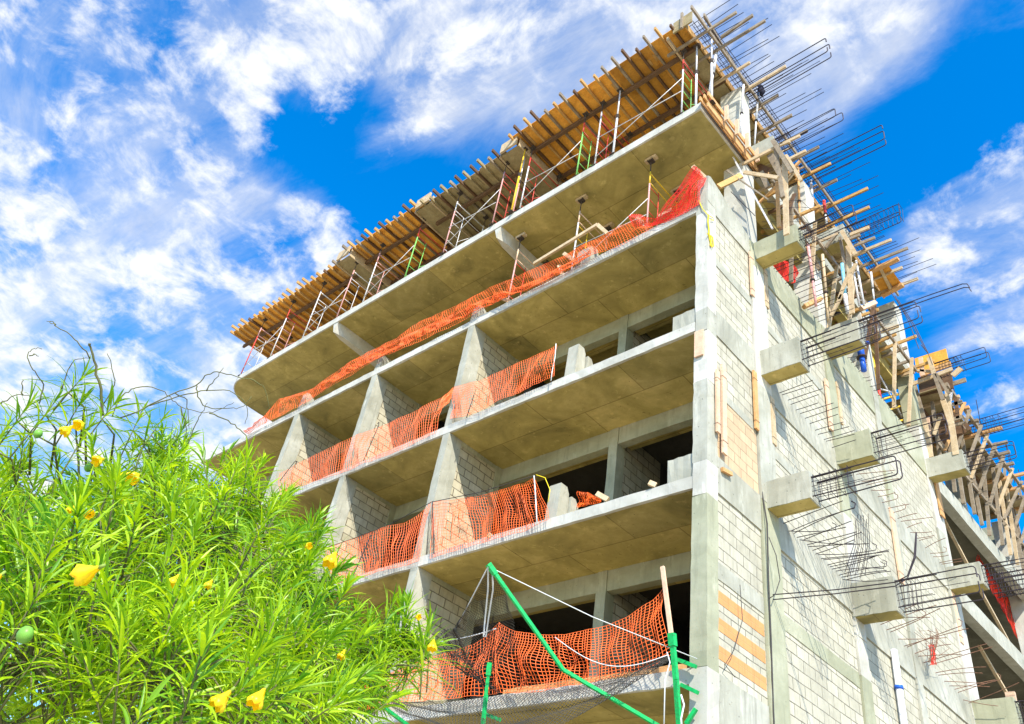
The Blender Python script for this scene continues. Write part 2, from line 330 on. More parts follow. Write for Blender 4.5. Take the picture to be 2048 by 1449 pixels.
# top balcony slab with its rounded far corner
z0 = SO[5]; z1 = z0 + TH[5]
poly = [(-6.25, 9.8), (-6.25, 21.8), (-26.9, 21.8)]
cx, cy, r = -25.7, 11.0, 1.2
poly += [(cx - r, 14.0)] + [(cx + math.cos(a) * r, cy + math.sin(a) * r) for a in [math.pi + math.pi / 2 * k / 10 for k in range(11)]]
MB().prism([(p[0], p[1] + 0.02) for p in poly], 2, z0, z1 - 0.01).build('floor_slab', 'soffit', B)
MB().rough(-6.255, -6.215, 9.80, 12.28, z0 - .004, z1 + .002, .25, .003).build('slab_edge', 'edge', B)
edge = [(-6.225, 9.8)] + [(cx + math.cos(a) * r, cy + math.sin(a) * r) for a in [math.pi * 1.5 - math.pi / 2 * k / 10 for k in range(11)]] + [(cx - r, 14.0)]
mb = MB(); vs = []
dense = []
for k in range(len(edge) - 1):
    a = Vector(edge[k]); b = Vector(edge[k + 1]); n = max(1, int((b - a).length / 0.25))
    for q in range(n): dense.append(a.lerp(b, q / n))
dense.append(Vector(edge[-1]))
for k, p in enumerate(dense):
    j = random.uniform(-.006, .006); vs += [(p.x, p.y + j, z0 - 0.006 + j), (p.x, p.y + j, z1 + j), (p.x, p.y + .05, z1 + j), (p.x, p.y + .05, z0 - 0.006 + j)]
mb.add(vs, [(4 * k + a, 4 * k + 4 + a, 4 * k + 4 + (a + 1) % 4, 4 * k + (a + 1) % 4) for k in range(len(dense) - 1) for a in range(4)])
mb.build('slab_edge', 'edge', B)
# ribs under the top balcony slab, tapering towards the front
for x in (-12.68, -19.95, -24.4, -16.3):
    if x in (-16.3, -24.4): continue
    MB().add([(x - .12, 9.82, 17.315), (x + .12, 9.82, 17.315), (x, 9.84, 16.93), (x - .16, 12.4, 17.315), (x + .16, 12.4, 17.315), (x + .14, 12.4, 16.85), (x - .14, 12.4, 16.85), (x + .10, 10.2, 16.92), (x - .10, 10.2, 16.92), (x + .14, 10.2, 17.315), (x - .14, 10.2, 17.315)],
             [(0, 2, 1), (1, 2, 7, 9), (0, 10, 8, 2), (2, 8, 7), (9, 7, 5, 4), (10, 3, 6, 8), (8, 6, 5, 7), (0, 1, 9, 10), (10, 9, 4, 3), (3, 4, 5, 6)]).build('slab_rib', 'edge', B)
# drip beam along the back of the balconies, and the rear lintels
for i in range(1, 5):
    z = SO[i]
    MB().rough(XL + 0.5, -6.45, 11.8, 12.0, z - 0.42, z - 0.002, 0.4, 0.005).build('lintel_beam', 'conc2', B)
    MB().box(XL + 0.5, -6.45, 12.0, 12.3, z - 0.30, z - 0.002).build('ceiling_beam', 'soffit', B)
# fins between the balconies
FX = [(-13.17, -12.94), (-17.02, -16.79), (-20.74, -20.50)]
for k, (xa, xb) in enumerate(FX):
    for i in range(0, 4):
        za = SO[i] + TH[i] + 0.002; zb = SO[i + 1] - 0.002
        MB().rough(xa, xb, 9.995, 10.42, za, zb, 0.25, 0.008).build('wall_nib', 'conc', B)
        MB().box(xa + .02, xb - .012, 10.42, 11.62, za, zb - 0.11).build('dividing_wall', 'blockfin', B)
        MB().box(xa + .01, xb - .004, 10.42, 11.62, zb - 0.11, zb).build('tie_beam', 'conc2', B)
        MB().rough(xa - .02, xb + .02, 11.62, 11.8, za, zb, 0.3, 0.005).build('column', 'conc2', B)
        MB().box(xa, xb, 12.3, 19, za, zb).build('cross_wall', 'dark', B)  # cross walls behind the fins, added to keep the rooms dark
    # low sloping upstand above the fourth floor
    h = (0.52, 0.48, 0.62, 0.5)[k]; zt = SO[4] + TH[4]
    MB().prism([(10.0, zt), (10.03, zt + h), (10.14, zt + h), (11.05, zt + 0.05), (11.05, zt)], 0, xa, xb).build('wall_upstand', 'conc', B)
for i in range(0, 4):
    za = SO[i] + TH[i]; zb = SO[i + 1]
    MB().rough(-9.68, -9.45, 11.78, 12.05, za, zb, 0.3, 0.006).build('column', 'conc2', B)
    MB().box(-9.66, -9.47, 12.05, 13.4, za, zb - 0.002).build('cross_wall', 'blockfin', B); MB().box(-9.66, -9.47, 13.402, 19.0, za, zb - 0.002).build('cross_wall', 'dark', B); MB().box(-6.6, -6.45, 12.05, 19.0, za, zb - 0.002).build('cross_wall', 'dark', B)  # the near-black stretches carry painted room shade
    MB().box(XL + .5, -6.6, 19.0, 19.2, za, zb).build('added_back_wall', 'dark', B)  # unseen wall added to keep the rooms dark
MB().box(-25.0, -7.4, 19.0, 19.2, 14.17, 17.3).build('added_back_wall', 'dark', B)  # unseen walls added so the open storeys look dark inside
MB().box(-25.0, -7.4, 17.5, 17.7, 17.56, 20.4).build('added_back_wall', 'dark', B)
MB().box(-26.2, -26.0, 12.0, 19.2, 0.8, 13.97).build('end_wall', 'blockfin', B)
# stub walls on the balcony edge
for i, hs in ((2, 0.78), (3, 0.88)):
    zt = SO[i] + TH[i]
    MB().prism([(10.05, zt), (10.07, zt + hs), (10.25, zt + hs), (10.32, zt + hs - .12), (10.34, zt)], 0, -9.62, -9.34).build('balustrade_stub', 'conc', B)
    MB().prism([(10.36, zt), (10.36, zt + hs - .16), (10.48, zt + hs - .16), (10.95, zt)], 0, -9.60, -9.30).build('balustrade_stub', 'conc', B)
zt = SO[4] + TH[4]
MB().prism([(10.05, zt), (10.07, zt + .62), (10.3, zt + .7), (10.45, zt + .4), (10.9, zt)], 0, -9.75, -9.35).build('balustrade_stub', 'conc', B)
MB().rough(-6.93, -6.43, 10.02, 10.35, SO[2] + TH[2], SO[2] + TH[2] + .47, .1, .008).build('balustrade_stub', 'conc', B)
MB().rough(-6.93, -6.43, 10.02, 10.35, SO[3] + TH[3], SO[3] + TH[3] + .40, .1, .008).build('balustrade_stub', 'conc', B)

# ---- corner column (front face) with slightly uneven lifts
z = 3.55
for zt, k in ((4.37, 'edge'), (7.1, 'conc2'), (7.72, 'edge'), (9.4, 'conc'), (10.55, 'edge'), (11.1, 'conc'), (13.85, 'edge'), (14.17, 'conc')):
    dx = random.uniform(-.012, .012)
    MB().rough(-6.42 + dx, SX, 9.985 + random.uniform(-.012, .01), 10.30, z, zt - 0.004, 0.2, 0.008).build('corner_column', k, B); z = zt
MB().box(-6.40, -6.25, 10.30, 11.7, 3.6, 14.3).build('wall_core', 'conc', B)
# sloping upstand above the corner column
MB().prism([(9.99, 14.17), (9.99, 14.98), (10.10, 15.05), (10.55, 14.92), (11.78, 14.56), (12.28, 14.50), (12.28, 14.17)], 0, -6.40, SX + .004).build('wall_upstand', 'conc', B)

# ---- side wall, bay by bay: (y0, y1, [(z0, z1, material, proud)])
def side(y0, y1, z0, z1, m, proud, nm='wall_panel'):
    if m in ('block', 'tan'): MB().box(-6.35, SX + proud, y0, y1, z0, z1).build('block_panel', m, B)
    else: MB().rough(-6.35, SX + proud, y0, y1, z0, z1, 0.3, 0.005).build(nm, m, B)
P = -0.02
bays = [
 (10.30, 11.68, [(3.55, 4.37, 'conc', .0), (4.37, 5.79, 'block', P), (5.79, 6.07, 'conc', -.008), (6.07, 7.27, 'block', P), (7.27, 7.95, 'conc', .004), (7.95, 9.28, 'tan', P), (9.28, 9.45, 'conc', -.008), (9.45, 10.63, 'block', P), (10.63, 11.25, 'conc', .004), (11.25, 12.5, 'block', P), (12.5, 12.72, 'conc', -.008), (12.72, 13.98, 'block', P), (13.98, 14.57, 'conc', .004)]),
 (12.30, 15.10, [(2.0, 3.3, 'block', P), (3.3, 4.05, 'conc', 0), (4.05, 5.80, 'block', P), (5.80, 6.07, 'conc2', -.008), (6.07, 7.22, 'block', P), (7.22, 7.84, 'conc', .012), (7.84, 9.1, 'block', P), (9.1, 9.3, 'conc', -.008), (9.3, 10.35, 'block', P), (10.35, 11.0, 'conc', .012), (11.0, 12.3, 'block', P), (12.3, 12.5, 'conc', -.008), (12.5, 13.72, 'block', P), (13.72, 14.58, 'conc2', .012)]),
 (15.55, 17.90, [(2.0, 3.6, 'conc', 0), (3.6, 6.95, 'block', P), (6.95, 7.6, 'conc', .012), (7.6, 10.3, 'block', P), (10.3, 10.95, 'conc', .012), (10.95, 13.65, 'block', P), (13.65, 14.58, 'conc2', .012)]),
 (18.25, 21.15, [(2.0, 3.6, 'conc', 0), (3.6, 6.95, 'block', P), (6.95, 7.6, 'conc', .012), (7.6, 10.3, 'block', P), (10.3, 10.95, 'conc', .012), (10.95, 13.65, 'block', P), (13.65, 14.58, 'conc2', .012)])]
for y0, y1, parts in bays:
    for z0, z1, m, pr in parts: side(y0, y1, z0, z1, m, pr, 'ring_beam')
# orange block courses in the lowest panel
for zc in (5.42, 5.0, 4.59):
    MB().box(-6.2, SX - .014, 10.30, 11.66, zc, zc + .195).build('orange_block_course', 'orangeblk', B)
# columns of the side wall
for (y0, y1, zt) in ((11.70, 12.28, 14.5), (15.12, 15.53, 14.58), (17.92, 18.23, 14.58), (21.17, 21.62, 17.3)):
    z = 2.0
    while z < zt - .1:
        z2 = min(zt, z + random.choice((2.6, 0.75, 3.3)))
        pr = 0.03 if y0 < 12 else 0.025
        MB().rough(-6.5, SX + pr + random.uniform(-.006, .006), y0, y1, z, z2 - .003, 0.25, 0.008).build('column', random.choice(('conc', 'conc2', 'edge')), B); z = z2
# columns standing in the open storeys
for (y0, y1, z0, z1, xa) in ((11.65, 12.1, 14.5, 17.3, -6.72), (11.6, 12.05, 17.55, 20.42, -6.75), (15.1, 15.55, 14.58, 17.3, -6.75), (15.1, 15.55, 17.6, 20.1, -6.75), (18.0, 18.4, 14.58, 17.3, -6.7), (21.2, 21.75, 17.3, 20.3, -6.95)):
    MB().rough(xa, -6.17, y0, y1, z0, z1, 0.3, 0.006).build('column', 'edge', B)
# edge of the fifth floor along the side and the upstand on it
MB().rough(-6.40, SX + .01, 12.3, 21.7, 17.31, 17.62, 0.4, 0.006).build('floor_edge_beam', 'conc', B)
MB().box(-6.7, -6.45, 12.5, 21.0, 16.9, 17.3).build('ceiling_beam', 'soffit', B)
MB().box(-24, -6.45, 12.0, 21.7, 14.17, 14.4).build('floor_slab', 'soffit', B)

# ---- cantilever beams of the side wall with their reinforcement
def cage(parent, x0, x1, y0, y1, z0, z1, nst=5, seed=0, loops=True, stspan=0.35, r=0.011, extra=3, mat='rebar'):
    rn = random.Random(seed); bars = MB()
    for y in (y0 + .05, y1 - .05):
        dz = rn.uniform(-.02, .02); zt = z1 - .05 + dz; zb = z0 + .05 + dz; xe = x1 + rn.uniform(-.05, .05); R = 0.06
        c = 0.16 + rn.uniform(0, .05); drop = rn.uniform(-.02, .03)
        top = [(x0 - .1, y, zt), (x0 + (xe - x0) * .5, y, zt - .006 + drop / 2), (xe - R, y, zt - .01 + drop)] + [(xe - R + math.sin(a) * R, y, zt - .01 + drop - R + math.cos(a) * R) for a in (.5, 1.1, 1.57)] + [(xe, y, zt - c)]
        bot = [(x0 - .1, y, zb), (x0 + (xe - x0) * .5, y, zb + .004 + drop / 2), (xe - R, y, zb + .01 + drop)] + [(xe - R + math.sin(a) * R, y, zb + .01 + drop + R - math.cos(a) * R) for a in (.5, 1.1, 1.57)] + [(xe, y, zb + c + .04)]
        if loops: bars.tube(top, r, 6); bars.tube(bot, r, 6)
        else: bars.tube(top[:3], r, 6); bars.tube(bot[:3], r, 6)
        for q in range(extra):
            zz = zb + (zt - zb) * (q + 1) / (extra + 1); bars.tube([(x0 - .1, y, zz), (xe - rn.uniform(.1, .9) * (xe - x0) * .8, y, zz + rn.uniform(-.03, .03))], r * .5, 5)
        for q in range(2): bars.tube([(x0 - .1, y + .02, zt - .012 * q), (x0 + rn.uniform(.35, .8), y + .02, zt + rn.uniform(-.01, .01))], r * .9, 5)
    bars.build('rebar', mat, parent)
    for k in range(nst):
        xs = x0 + .04 + stspan * k / max(1, nst - 1) * (x1 - x0) + rn.uniform(-.01, .01); t = rn.uniform(-.04, .04)
        ring = [(xs, y0 + .035, z0 + .035), (xs + t, y0 + .035, z1 - .035), (xs + t, y1 - .035, z1 - .035), (xs, y1 - .035, z0 + .035), (xs, y0 + .035, z0 + .035)]
        MB().tube(ring, r * .5, 5).build('stirrup', mat, parent)
rows = [(11.88, 12.26, [(7.79, 8.33, -5.33, 5, .42), (10.75, 11.38, -5.3, 2, .08), (14.02, 14.55, -5.13, 6, .18), (17.56, 18.05, -5.5, 4, .2)]),
        (15.12, 15.50, [(7.14, 7.82, -5.33, 5, .22), (10.55, 11.22, -5.37, 3, .1), (13.72, 14.42, -5.29, 3, .12), (17.15, 17.72, -5.28, 12, .98)]),
        (21.2, 21.58, [(6.95, 7.6, -5.25, 4, .2), (10.33, 10.92, -5.33, 4, .25), (13.60, 14.2, -5.16, 4, .3)])]
sd = 0
for y0, y1, lst in rows:
    for z0, z1, xe, ns, sp in lst:
        sd += 1
        mb = MB().rough(SX - .2, xe, y0, y1, z0 + .002, z1, 0.14, 0.008); b = mb.build('cantilever_beam', 'conc' if sd % 3 else 'conc2', B)
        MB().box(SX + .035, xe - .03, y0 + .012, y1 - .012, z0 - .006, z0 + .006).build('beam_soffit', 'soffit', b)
        cage(b, xe, -3.93, y0 + .03, y1 - .03, z0 + .03, z1 - .03, ns, sd, True, sp)
# one cage keeps two much longer bars
for dz in (0, .06): MB().tube([(-5.3, 15.2 + dz, 14.36 - dz), (-3.6, 15.2 + dz, 14.33 - dz), (-2.95, 15.2 + dz, 14.30 - dz), (-2.86, 15.2 + dz, 14.25 - dz), (-2.83, 15.2 + dz, 14.12 - dz)], .011, 6).build('rebar', 'rebar', B)
# bent pair of bars without a beam
for dz in (0, .05):
    MB().tube([onx(1543, 1190 + dz * 200), ony(1670, 1180 + dz * 160, 12.0), ony(1790, 1165 + dz * 160, 12.0), ony(1815, 1152 + dz * 100, 12.0), ony(1828 + dz * 60, 1115, 12.0), ony(1832 + dz * 20, 1065, 12.0)], .009, 6).build('rebar', 'rebar', B)

# ---- starter bars left along the ring beams for the walkway slabs
def starters(y0, y1, z, n, l0, l1, mess, seed, mat='rebar', r=.0078):
    rn = random.Random(seed)
    for k in range(n):
        y = y0 + (y1 - y0) * (k + rn.uniform(.2, .8)) / n; ln = rn.uniform(l0, l1)
        a = Vector((SX - .05, y, z + rn.uniform(-.03, .03))); d = Vector((1, rn.uniform(-.35, .35) * mess, rn.uniform(-.25, .30) * mess)).normalized()
        sag = rn.uniform(-.12, .14) * mess
        pts = [a + d * ln * q / 5 + Vector((0, 0, -sag * math.sin(math.pi * .6 * q / 5))) for q in range(6)]
        if rn.random() < .25 * mess: pts += [pts[-1] + Vector((.02, .02, .1)), pts[-1] + Vector((-.05, .02, .16))]
        MB().tube(pts, r, 5).build('starter_bar', mat, B)
starters(12.45, 15.0, 7.78, 22, .8, 1.35, 1.0, 1)
starters(12.5, 15.0, 10.86, 13, .55, .8, .12, 2)
starters(12.35, 15.0, 14.5, 16, .8, 1.15, .08, 3)
starters(15.7, 21.0, 14.5, 24, .18, .4, .5, 4)
starters(15.7, 21.1, 10.85, 20, .35, .9, .5, 5, 'rust')
starters(15.7, 21.1, 7.5, 20, .7, 1.4, .9, 6, 'rust')
# crossing bundle of loose bent bars
for k in range(9):
    a = onx(1690 + k * 5, 1150 + random.uniform(-6, 8), -5.9); bq = onx(1712 + k * 3, 1035 + random.uniform(-8, 12), -5.55)
    MB().tube([a, a.lerp(bq, .5) + Vector((.05, .03, 0)), bq], .006, 5).build('starter_bar', 'rebar', B)
# vertical bars and mesh standing in the opening behind the second beam
for k in range(9):
    z = 13.85 + k * .26
    MB().tube([(-6.2, 12.35 + k * .02, z + .7), (-5.4, 12.9, z + .62 + random.uniform(-.03, .03)), (-4.9 - random.uniform(0, .5), 13.3, z + .58)], .006, 5).build('starter_bar', 'rebar', B)

# ---- far wing: open floors beyond the side wall
for i, (z0, z1) in enumerate(((3.4, 3.65), (6.85, 7.35), (10.23, 10.75), (13.6, 14.15))):
    MB().rough(-6.42, SX + .01, 21.64, 36, z0, z1, 0.6, 0.006).build('wing_edge_beam', 'conc', B)
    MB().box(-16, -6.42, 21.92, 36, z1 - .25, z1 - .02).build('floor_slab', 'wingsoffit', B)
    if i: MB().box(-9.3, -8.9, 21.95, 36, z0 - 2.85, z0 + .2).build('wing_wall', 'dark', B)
for y in (29.6,):
    MB().rough(-6.8, SX - .03, y, y + .9, 2, 16.6, 0.6, 0.008).build('column', 'edge', B)
MB().box(-6.5, SX - .002, 21.64, 21.95, 3.65, 14.1).build('column', 'edge', B)

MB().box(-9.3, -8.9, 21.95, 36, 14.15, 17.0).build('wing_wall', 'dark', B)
MB().box(-9.0, -6.6, 30.6, 30.9, 14.15, 17.0).build('wing_wall', 'conc2', B)
for y in (23.4, 26.2): MB().rough(-7.1, -6.7, y, y + .45, 14.15, 17.0, .5, .01).build('column', 'conc', B)

# ================================================================ scaffolding under the top formwork
def leg(mb, x, y, z0, z1, r=0.021): mb.tube([(x, y, z0), (x, y, z1)], r, 8)
def frame_parts(T, x, y0, y1, z0, z1, cf, cr_, cu=None, jack=0.45, slant=0.0):
    """one welded end frame standing in the YZ plane: two legs, rungs, screw jacks with fork heads"""
    zt = z1 - jack
    for y, c in ((y0, cf), (y1, cr_)):
        f = MB(); leg(f, x, y, z0 + .12, zt - (.0 if cu is None else .45)); l = f.build('leg', c, T, True)
        if cu: f = MB(); leg(f, x, y, zt - .45, zt); f.build('leg_sleeve', cu, l, True)
        j = MB(); j.tube([(x, y, zt - .05), (x, y, z1 - .06)], .013, 6); j.box(x - .07, x + .07, y - .07, y + .07, z1 - .065, z1 - .055)
        j.box(x - .07, x - .062, y - .07, y + .07, z1 - .055, z1 - .0); j.box(x + .062, x + .07, y - .07, y + .07, z1 - .055, z1 - .0)
        j.build('screw_jack', 'iron', T); j = MB(); j.tube([(x, y, z0), (x, y, z0 + .14)], .015, 6); j.box(x - .07, x + .07, y - .07, y + .07, z0, z0 + .01); j.build('base_jack', 'iron', T)
    f = MB(); c2 = cu or cr_
    f.tube([(x, y0, zt - .06), (x, y1, zt - .06)], .017, 6); f.tube([(x, y0, zt - .40), (x, y1, zt - .40)], .013, 6)
    f.build('top_rail', c2, T, True)
    f = MB(); n = 5
    for k in range(1, n + 1):
        zz = z0 + .25 + (zt - .55 - z0 - .25) * (k - 1) / (n - 1); f.tube([(x, y0, zz), (x, y0 + .38, zz)], .011, 6)
    f.tube([(x, y0 + .38, z0 + .2), (x, y0 + .38, zt - .4)], .013, 6); f.tube([(x, y0 + .38, z0 + .9), (x, y1, zt - .4)], .011, 6); f.tube([(x, y0 + .38, z0 + .6), (x, y1, z0 + .6)], .011, 6)
    f.build('rungs', cr_, T, True)
def tower(name, label, x0, x1, y0, y1, z0, z1, cols, group, braces=True, loc=None):
    T = thing(name, (x0, y0, z0), label, 'scaffold', group)
    (a, b, c), (d, e, f_) = cols
    frame_parts(T, x0, y0, y1, z0, z1, a, b, c); frame_parts(T, x1, y0, y1, z0, z1, d, e, f_)
    if braces:
        for y in (y0, y1):
            m = MB(); m.tube([(x0, y - .03, z0 + .35), (x1, y - .03, z0 + 1.55)], .012, 6); m.build('cross_brace', 'white', T, True)
            m = MB(); m.tube([(x0, y - .05, z0 + 1.15), (x1, y - .05, z0 + .95)], .012, 6); m.build('cross_brace', 'white', T, True)
    return T
G = 'scaffold frames propping the timber formwork'
Z5 = 17.555
tower('scaffold_tower', 'white-legged scaffold with a green ladder side at the right end of the top balcony', -9.38, -6.78, 9.85, 11.1, Z5, 20.42, (('white', 'red', None), ('white', 'green', 'red')), G)
tower('scaffold_tower', 'scaffold with one bright red ladder frame beside a green and red leg', -11.96, -9.98, 9.85, 11.1, Z5, 20.42, (('white', 'red', 'red'), ('green', 'green', 'red')), G)
tower('scaffold_tower', 'scaffold with a yellow leg and a faded red leg under the dark weathered forms', -14.95, -12.95, 9.8, 11.0, Z5, 20.40, (('pink', 'white', 'white'), ('pink', 'red', None)), G)
tower('scaffold_tower', 'scaffold with a red-topped green leg left of the weathered forms', -18.79, -16.75, 9.88, 11.1, Z5, 20.42, (('white', 'pink', 'pink'), ('green', 'green', 'red')), G)
tower('scaffold_tower', 'all white scaffold frames under the long orange formwork near its left end', -22.1, -20.2, 9.9, 11.1, Z5, 20.42, (('white', 'white', None), ('pink', 'white', None)), G)
tower('scaffold_tower', 'leftmost scaffold with a red leg at the rounded slab corner', -25.85, -23.95, 9.85, 11.1, Z5, 20.42, (('red', 'white', 'pink'), ('white', 'pink', 'red')), G)
def prop(label, x, y, z0, z1, c0='white', c1='white', cat='prop', grp='telescopic props under the formwork'):
    T = thing('steel_prop', (x, y, z0), label, cat, grp); h = z1 - z0
    m = MB(); m.tube([(x, y, z0 + .01), (x, y, z0 + h * .58)], .03, 8); m.build('outer_tube', c0, T, True)
    m = MB(); m.tube([(x, y, z0 + h * .56), (x, y, z1 - .01)], .022, 8); m.build('inner_tube', c1, T, True)
    m = MB(); m.tube([(x, y, z0 + h * .55), (x, y, z0 + h * .60)], .042, 8); m.tube(arc((x, y, z0 + h * .58), .075, 0, 6.28, 12, (1, 0, 0), (0, 1, .2)), .008, 5); m.build('collar', 'iron', T)
    m = MB(); m.box(x - .07, x + .07, y - .07, y + .07, z0, z0 + .01); m.box(x - .08, x + .08, y - .07, y + .07, z1 - .012, z1); m.build('end_plates', 'iron', T); return T
prop('white telescopic prop right of the green and red scaffold leg', -9.9 + 1.12, 9.83, Z5, 20.42)
prop('white telescopic prop at the right end of the top balcony, by the orange edge boards', -6.45, 9.95, Z5, 20.42)
prop('pink telescopic prop under the weathered forms left of the yellow pole', -12.25 - .1, 9.95, Z5, 20.4, 'pink', 'white')
prop('yellow pole standing beside the bright red ladder frame', -12.2 + .03, 9.75, Z5, 20.38, 'yellow', 'yellow')
prop('long bent pale prop leaning from the slab end up to the corner falsework', -6.05, 10.0, 17.6, 20.7)
for k, (x, c) in enumerate(((-15.6, 'pink'), (-17.4, 'cyan'), (-19.4, 'white'), (-22.9, 'pink'), (-11.0, 'white'), (-7.9, 'pink'))):
    prop('%s prop in the row behind the front scaffolds, %s' % ({'pink': 'faded red', 'cyan': 'pale blue', 'white': 'white'}[c], ('under the weathered forms', 'left of the green leg', 'under the middle of the left forms', 'between the two leftmost scaffolds', 'behind the red ladder frame', 'behind the rightmost cross braces')[k]), x, 11.6, Z5, 20.45, c, 'white')

# ---- scaffolds on the fourth floor, behind the orange net
Z4 = 14.175
tower('scaffold_tower', 'cross-braced scaffold with yellow and faded red legs behind the long orange net', -10.1, -7.93, 10.3, 11.45, Z4, 17.2, (('white', 'yellow', 'timberp'), ('pink', 'red', 'yellow')), 'scaffolds on the fourth floor')
T = thing('single_scaffold', (-12.2, 10.3, Z4), 'single orange and red scaffold frame under the rib of the top balcony', 'scaffold', 'scaffolds on the fourth floor')
frame_parts(T, -12.2, 10.3, 11.4, Z4, 17.05, 'pink', 'red', 'timberp')
for x, y, z in ((-10.1, 10.3, 17.2), (-7.93, 10.3, 17.2), (-7.93, 11.45, 17.2), (-12.2, 10.3, 17.05), (-10.1, 11.45, 17.2)):
    t = MB().rough(x - .16, x + .16, y - .06, y + .06, z, z + .09, .1, .003).build('timber_block', 'timber'); tag(t, 'short timber block lying in the fork head of a scaffold on the fourth floor', 'timber block', 'timber blocks in the fork heads')

# ================================================================ timber formwork over the top balcony
def deck(label, x0, x1, yf, z, m, n, joistmat, seed, slope=0.0):
    rn = random.Random(seed); T = thing('formwork_deck', ((x0 + x1) / 2, yf, z), label, 'formwork', 'formwork sections over the top balcony')
    # plywood sheets laid on the joists
    w_ = (x1 - x0) / n
    for k in range(n):
        xa = x0 + w_ * k
        for (ya, yb) in ((yf + rn.uniform(0, .05), yf + 1.22), (yf + 1.225, yf + 2.44), (yf + 2.445, 14.0)):
            if k % 3 == 0 or True: pass
    sheets = MB()
    x = x0
    while x < x1 - .05:
        xe = min(x1, x + 1.22)
        for (ya, yb) in ((yf + rn.uniform(-.02, .04), yf + 2.44), (yf + 2.445, yf + 4.9), (yf + 4.9, 16.0)):
            sheets.box(x + .003, xe - .003, ya, yb, z, z + .018 + rn.uniform(0, .004))
        x = xe
    sheets.build('plywood', m, T)
    for k in range(n):
        xx = x0 + .06 + w_ * k + rn.uniform(-.03, .03); yy = yf - rn.choice((.10, .14, .2, .24, .28)) - rn.uniform(0, .05)
        MB().beam((xx, yy, z - .05), (xx + rn.uniform(-.03, .03), 14.0, z - .055), .055, .108).build('joist', rn.choice((joistmat, joistmat, joistmat, 'timberg', 'bearer')), T)
    for (ya, za) in ((yf + .72, z - .17), (yf + 1.95, z - .17), (yf + 3.3, z - .17)):
        MB().beam((x0 - .15, ya, za), (x1 + .05, ya, za), .09, .14).build('bearer', 'bearer', T)
    # loose noggings between the joists
    for k in range(max(2, n // 4)):
        xx = x0 + rn.uniform(.3, x1 - x0 - .3)
        MB().box(xx, xx + .12, yf + rn.uniform(.1, .4), yf + rn.uniform(.5, .7), z - .02, z - .003).build('patch_board', joistmat, T)
    return T
ZD = 20.67
deck('bright orange plywood formwork at the right end of the top level', -12.45, -6.45, 9.30, ZD + .03, 'ply', 17, 'joist', 1)
deck('weathered grey-brown formwork section between the two stretches of orange plywood', -16.3, -12.75, 9.52, ZD - .20, 'plyold', 11, 'plyold', 2)
deck('short orange formwork section left of the weathered one', -20.35, -16.5, 9.46, ZD + .02, 'ply', 12, 'joist', 3)
deck('long orange-brown formwork section at the left end reaching out against the sky', -27.9, -20.7, 9.60, ZD - .15, 'ply', 21, 'joist', 4)
for xj, lab in ((-12.58, 'right and weathered'), (-16.35, 'weathered and short orange'), (-20.5, 'short orange and long left')):
    T = thing('joint_panel', (xj, 9.5, ZD - .3), 'pale grey plywood box closing the joint between the %s formwork sections' % lab, 'formwork panel', 'panels closing the formwork joints')
    MB().box(xj - .38, xj + .38, 9.52, 12.5, ZD - .30, ZD - .275).build('bottom_sheet', 'plyold', T)
    MB().box(xj - .40, xj - .37, 9.5, 12.5, ZD - .36, ZD - .02).build('side_board', 'timber', T)
    MB().box(xj + .37, xj + .40, 9.5, 12.5, ZD - .36, ZD - .02).build('side_board', 'timber', T)
    MB().box(xj - .30, xj + .34, 9.40, 9.46, ZD - .30, ZD + .10).build('end_board', 'timber', T)

# ---- formwork along the right side of the roof
T = thing('side_formwork', (-6.3, 15, ZD), 'long timber formwork running back along the right side of the roof with joists sticking out', 'formwork')
MB().box(-9.0, -6.42, 14.02, 21.2, ZD, ZD + .02).build('plywood', 'plyold', T)
for k in range(11):
    y0 = 10.1 + k * 1.0
    MB().box(-6.9, -6.48, y0, y0 + .96, ZD - .14, ZD - .12).build('beam_bottom', 'plyold', T)
MB().beam((-6.02, 9.0, ZD - .16), (-6.02, 15.2, ZD - .16), .05, .14).build('ledger', 'timberg', T)
MB().beam((-6.00, 15.1, ZD - .18), (-6.00, 21.2, ZD - .18), .05, .14).build('ledger', 'timberg', T)
MB().beam((-6.95, 9.35, ZD - .20), (-6.95, 21.2, ZD - .20), .05, .16).build('ledger', 'timber', T)
rn = random.Random(5)
for k in range(17):
    y = 9.72 + k * .69 + rn.uniform(-.08, .08); xo = rn.choice((-5.62, -5.4, -5.2, -5.5, -4.95))
    if k == 1: xo = -4.75
    MB().beam((-7.2, y, ZD - .24), (xo, y + rn.uniform(-.04, .04), ZD - .24 + rn.uniform(-.02, .02)), .05, .10).build('joist', rn.choice(('timberg', 'timberg', 'joist', 'timber', 'timberg')), T)
for k in range(14):
    y = 10.2 + k * .8; MB().beam((-6.45, y, ZD - .08), (-6.08, y + .02, ZD - .08), .04, .05).build('batten', 'timber', T)
MB().beam((-6.44, 9.4, ZD + .0), (-6.44, 21.2, ZD + .0), .03, .26).build('edge_board', 'joist', T)
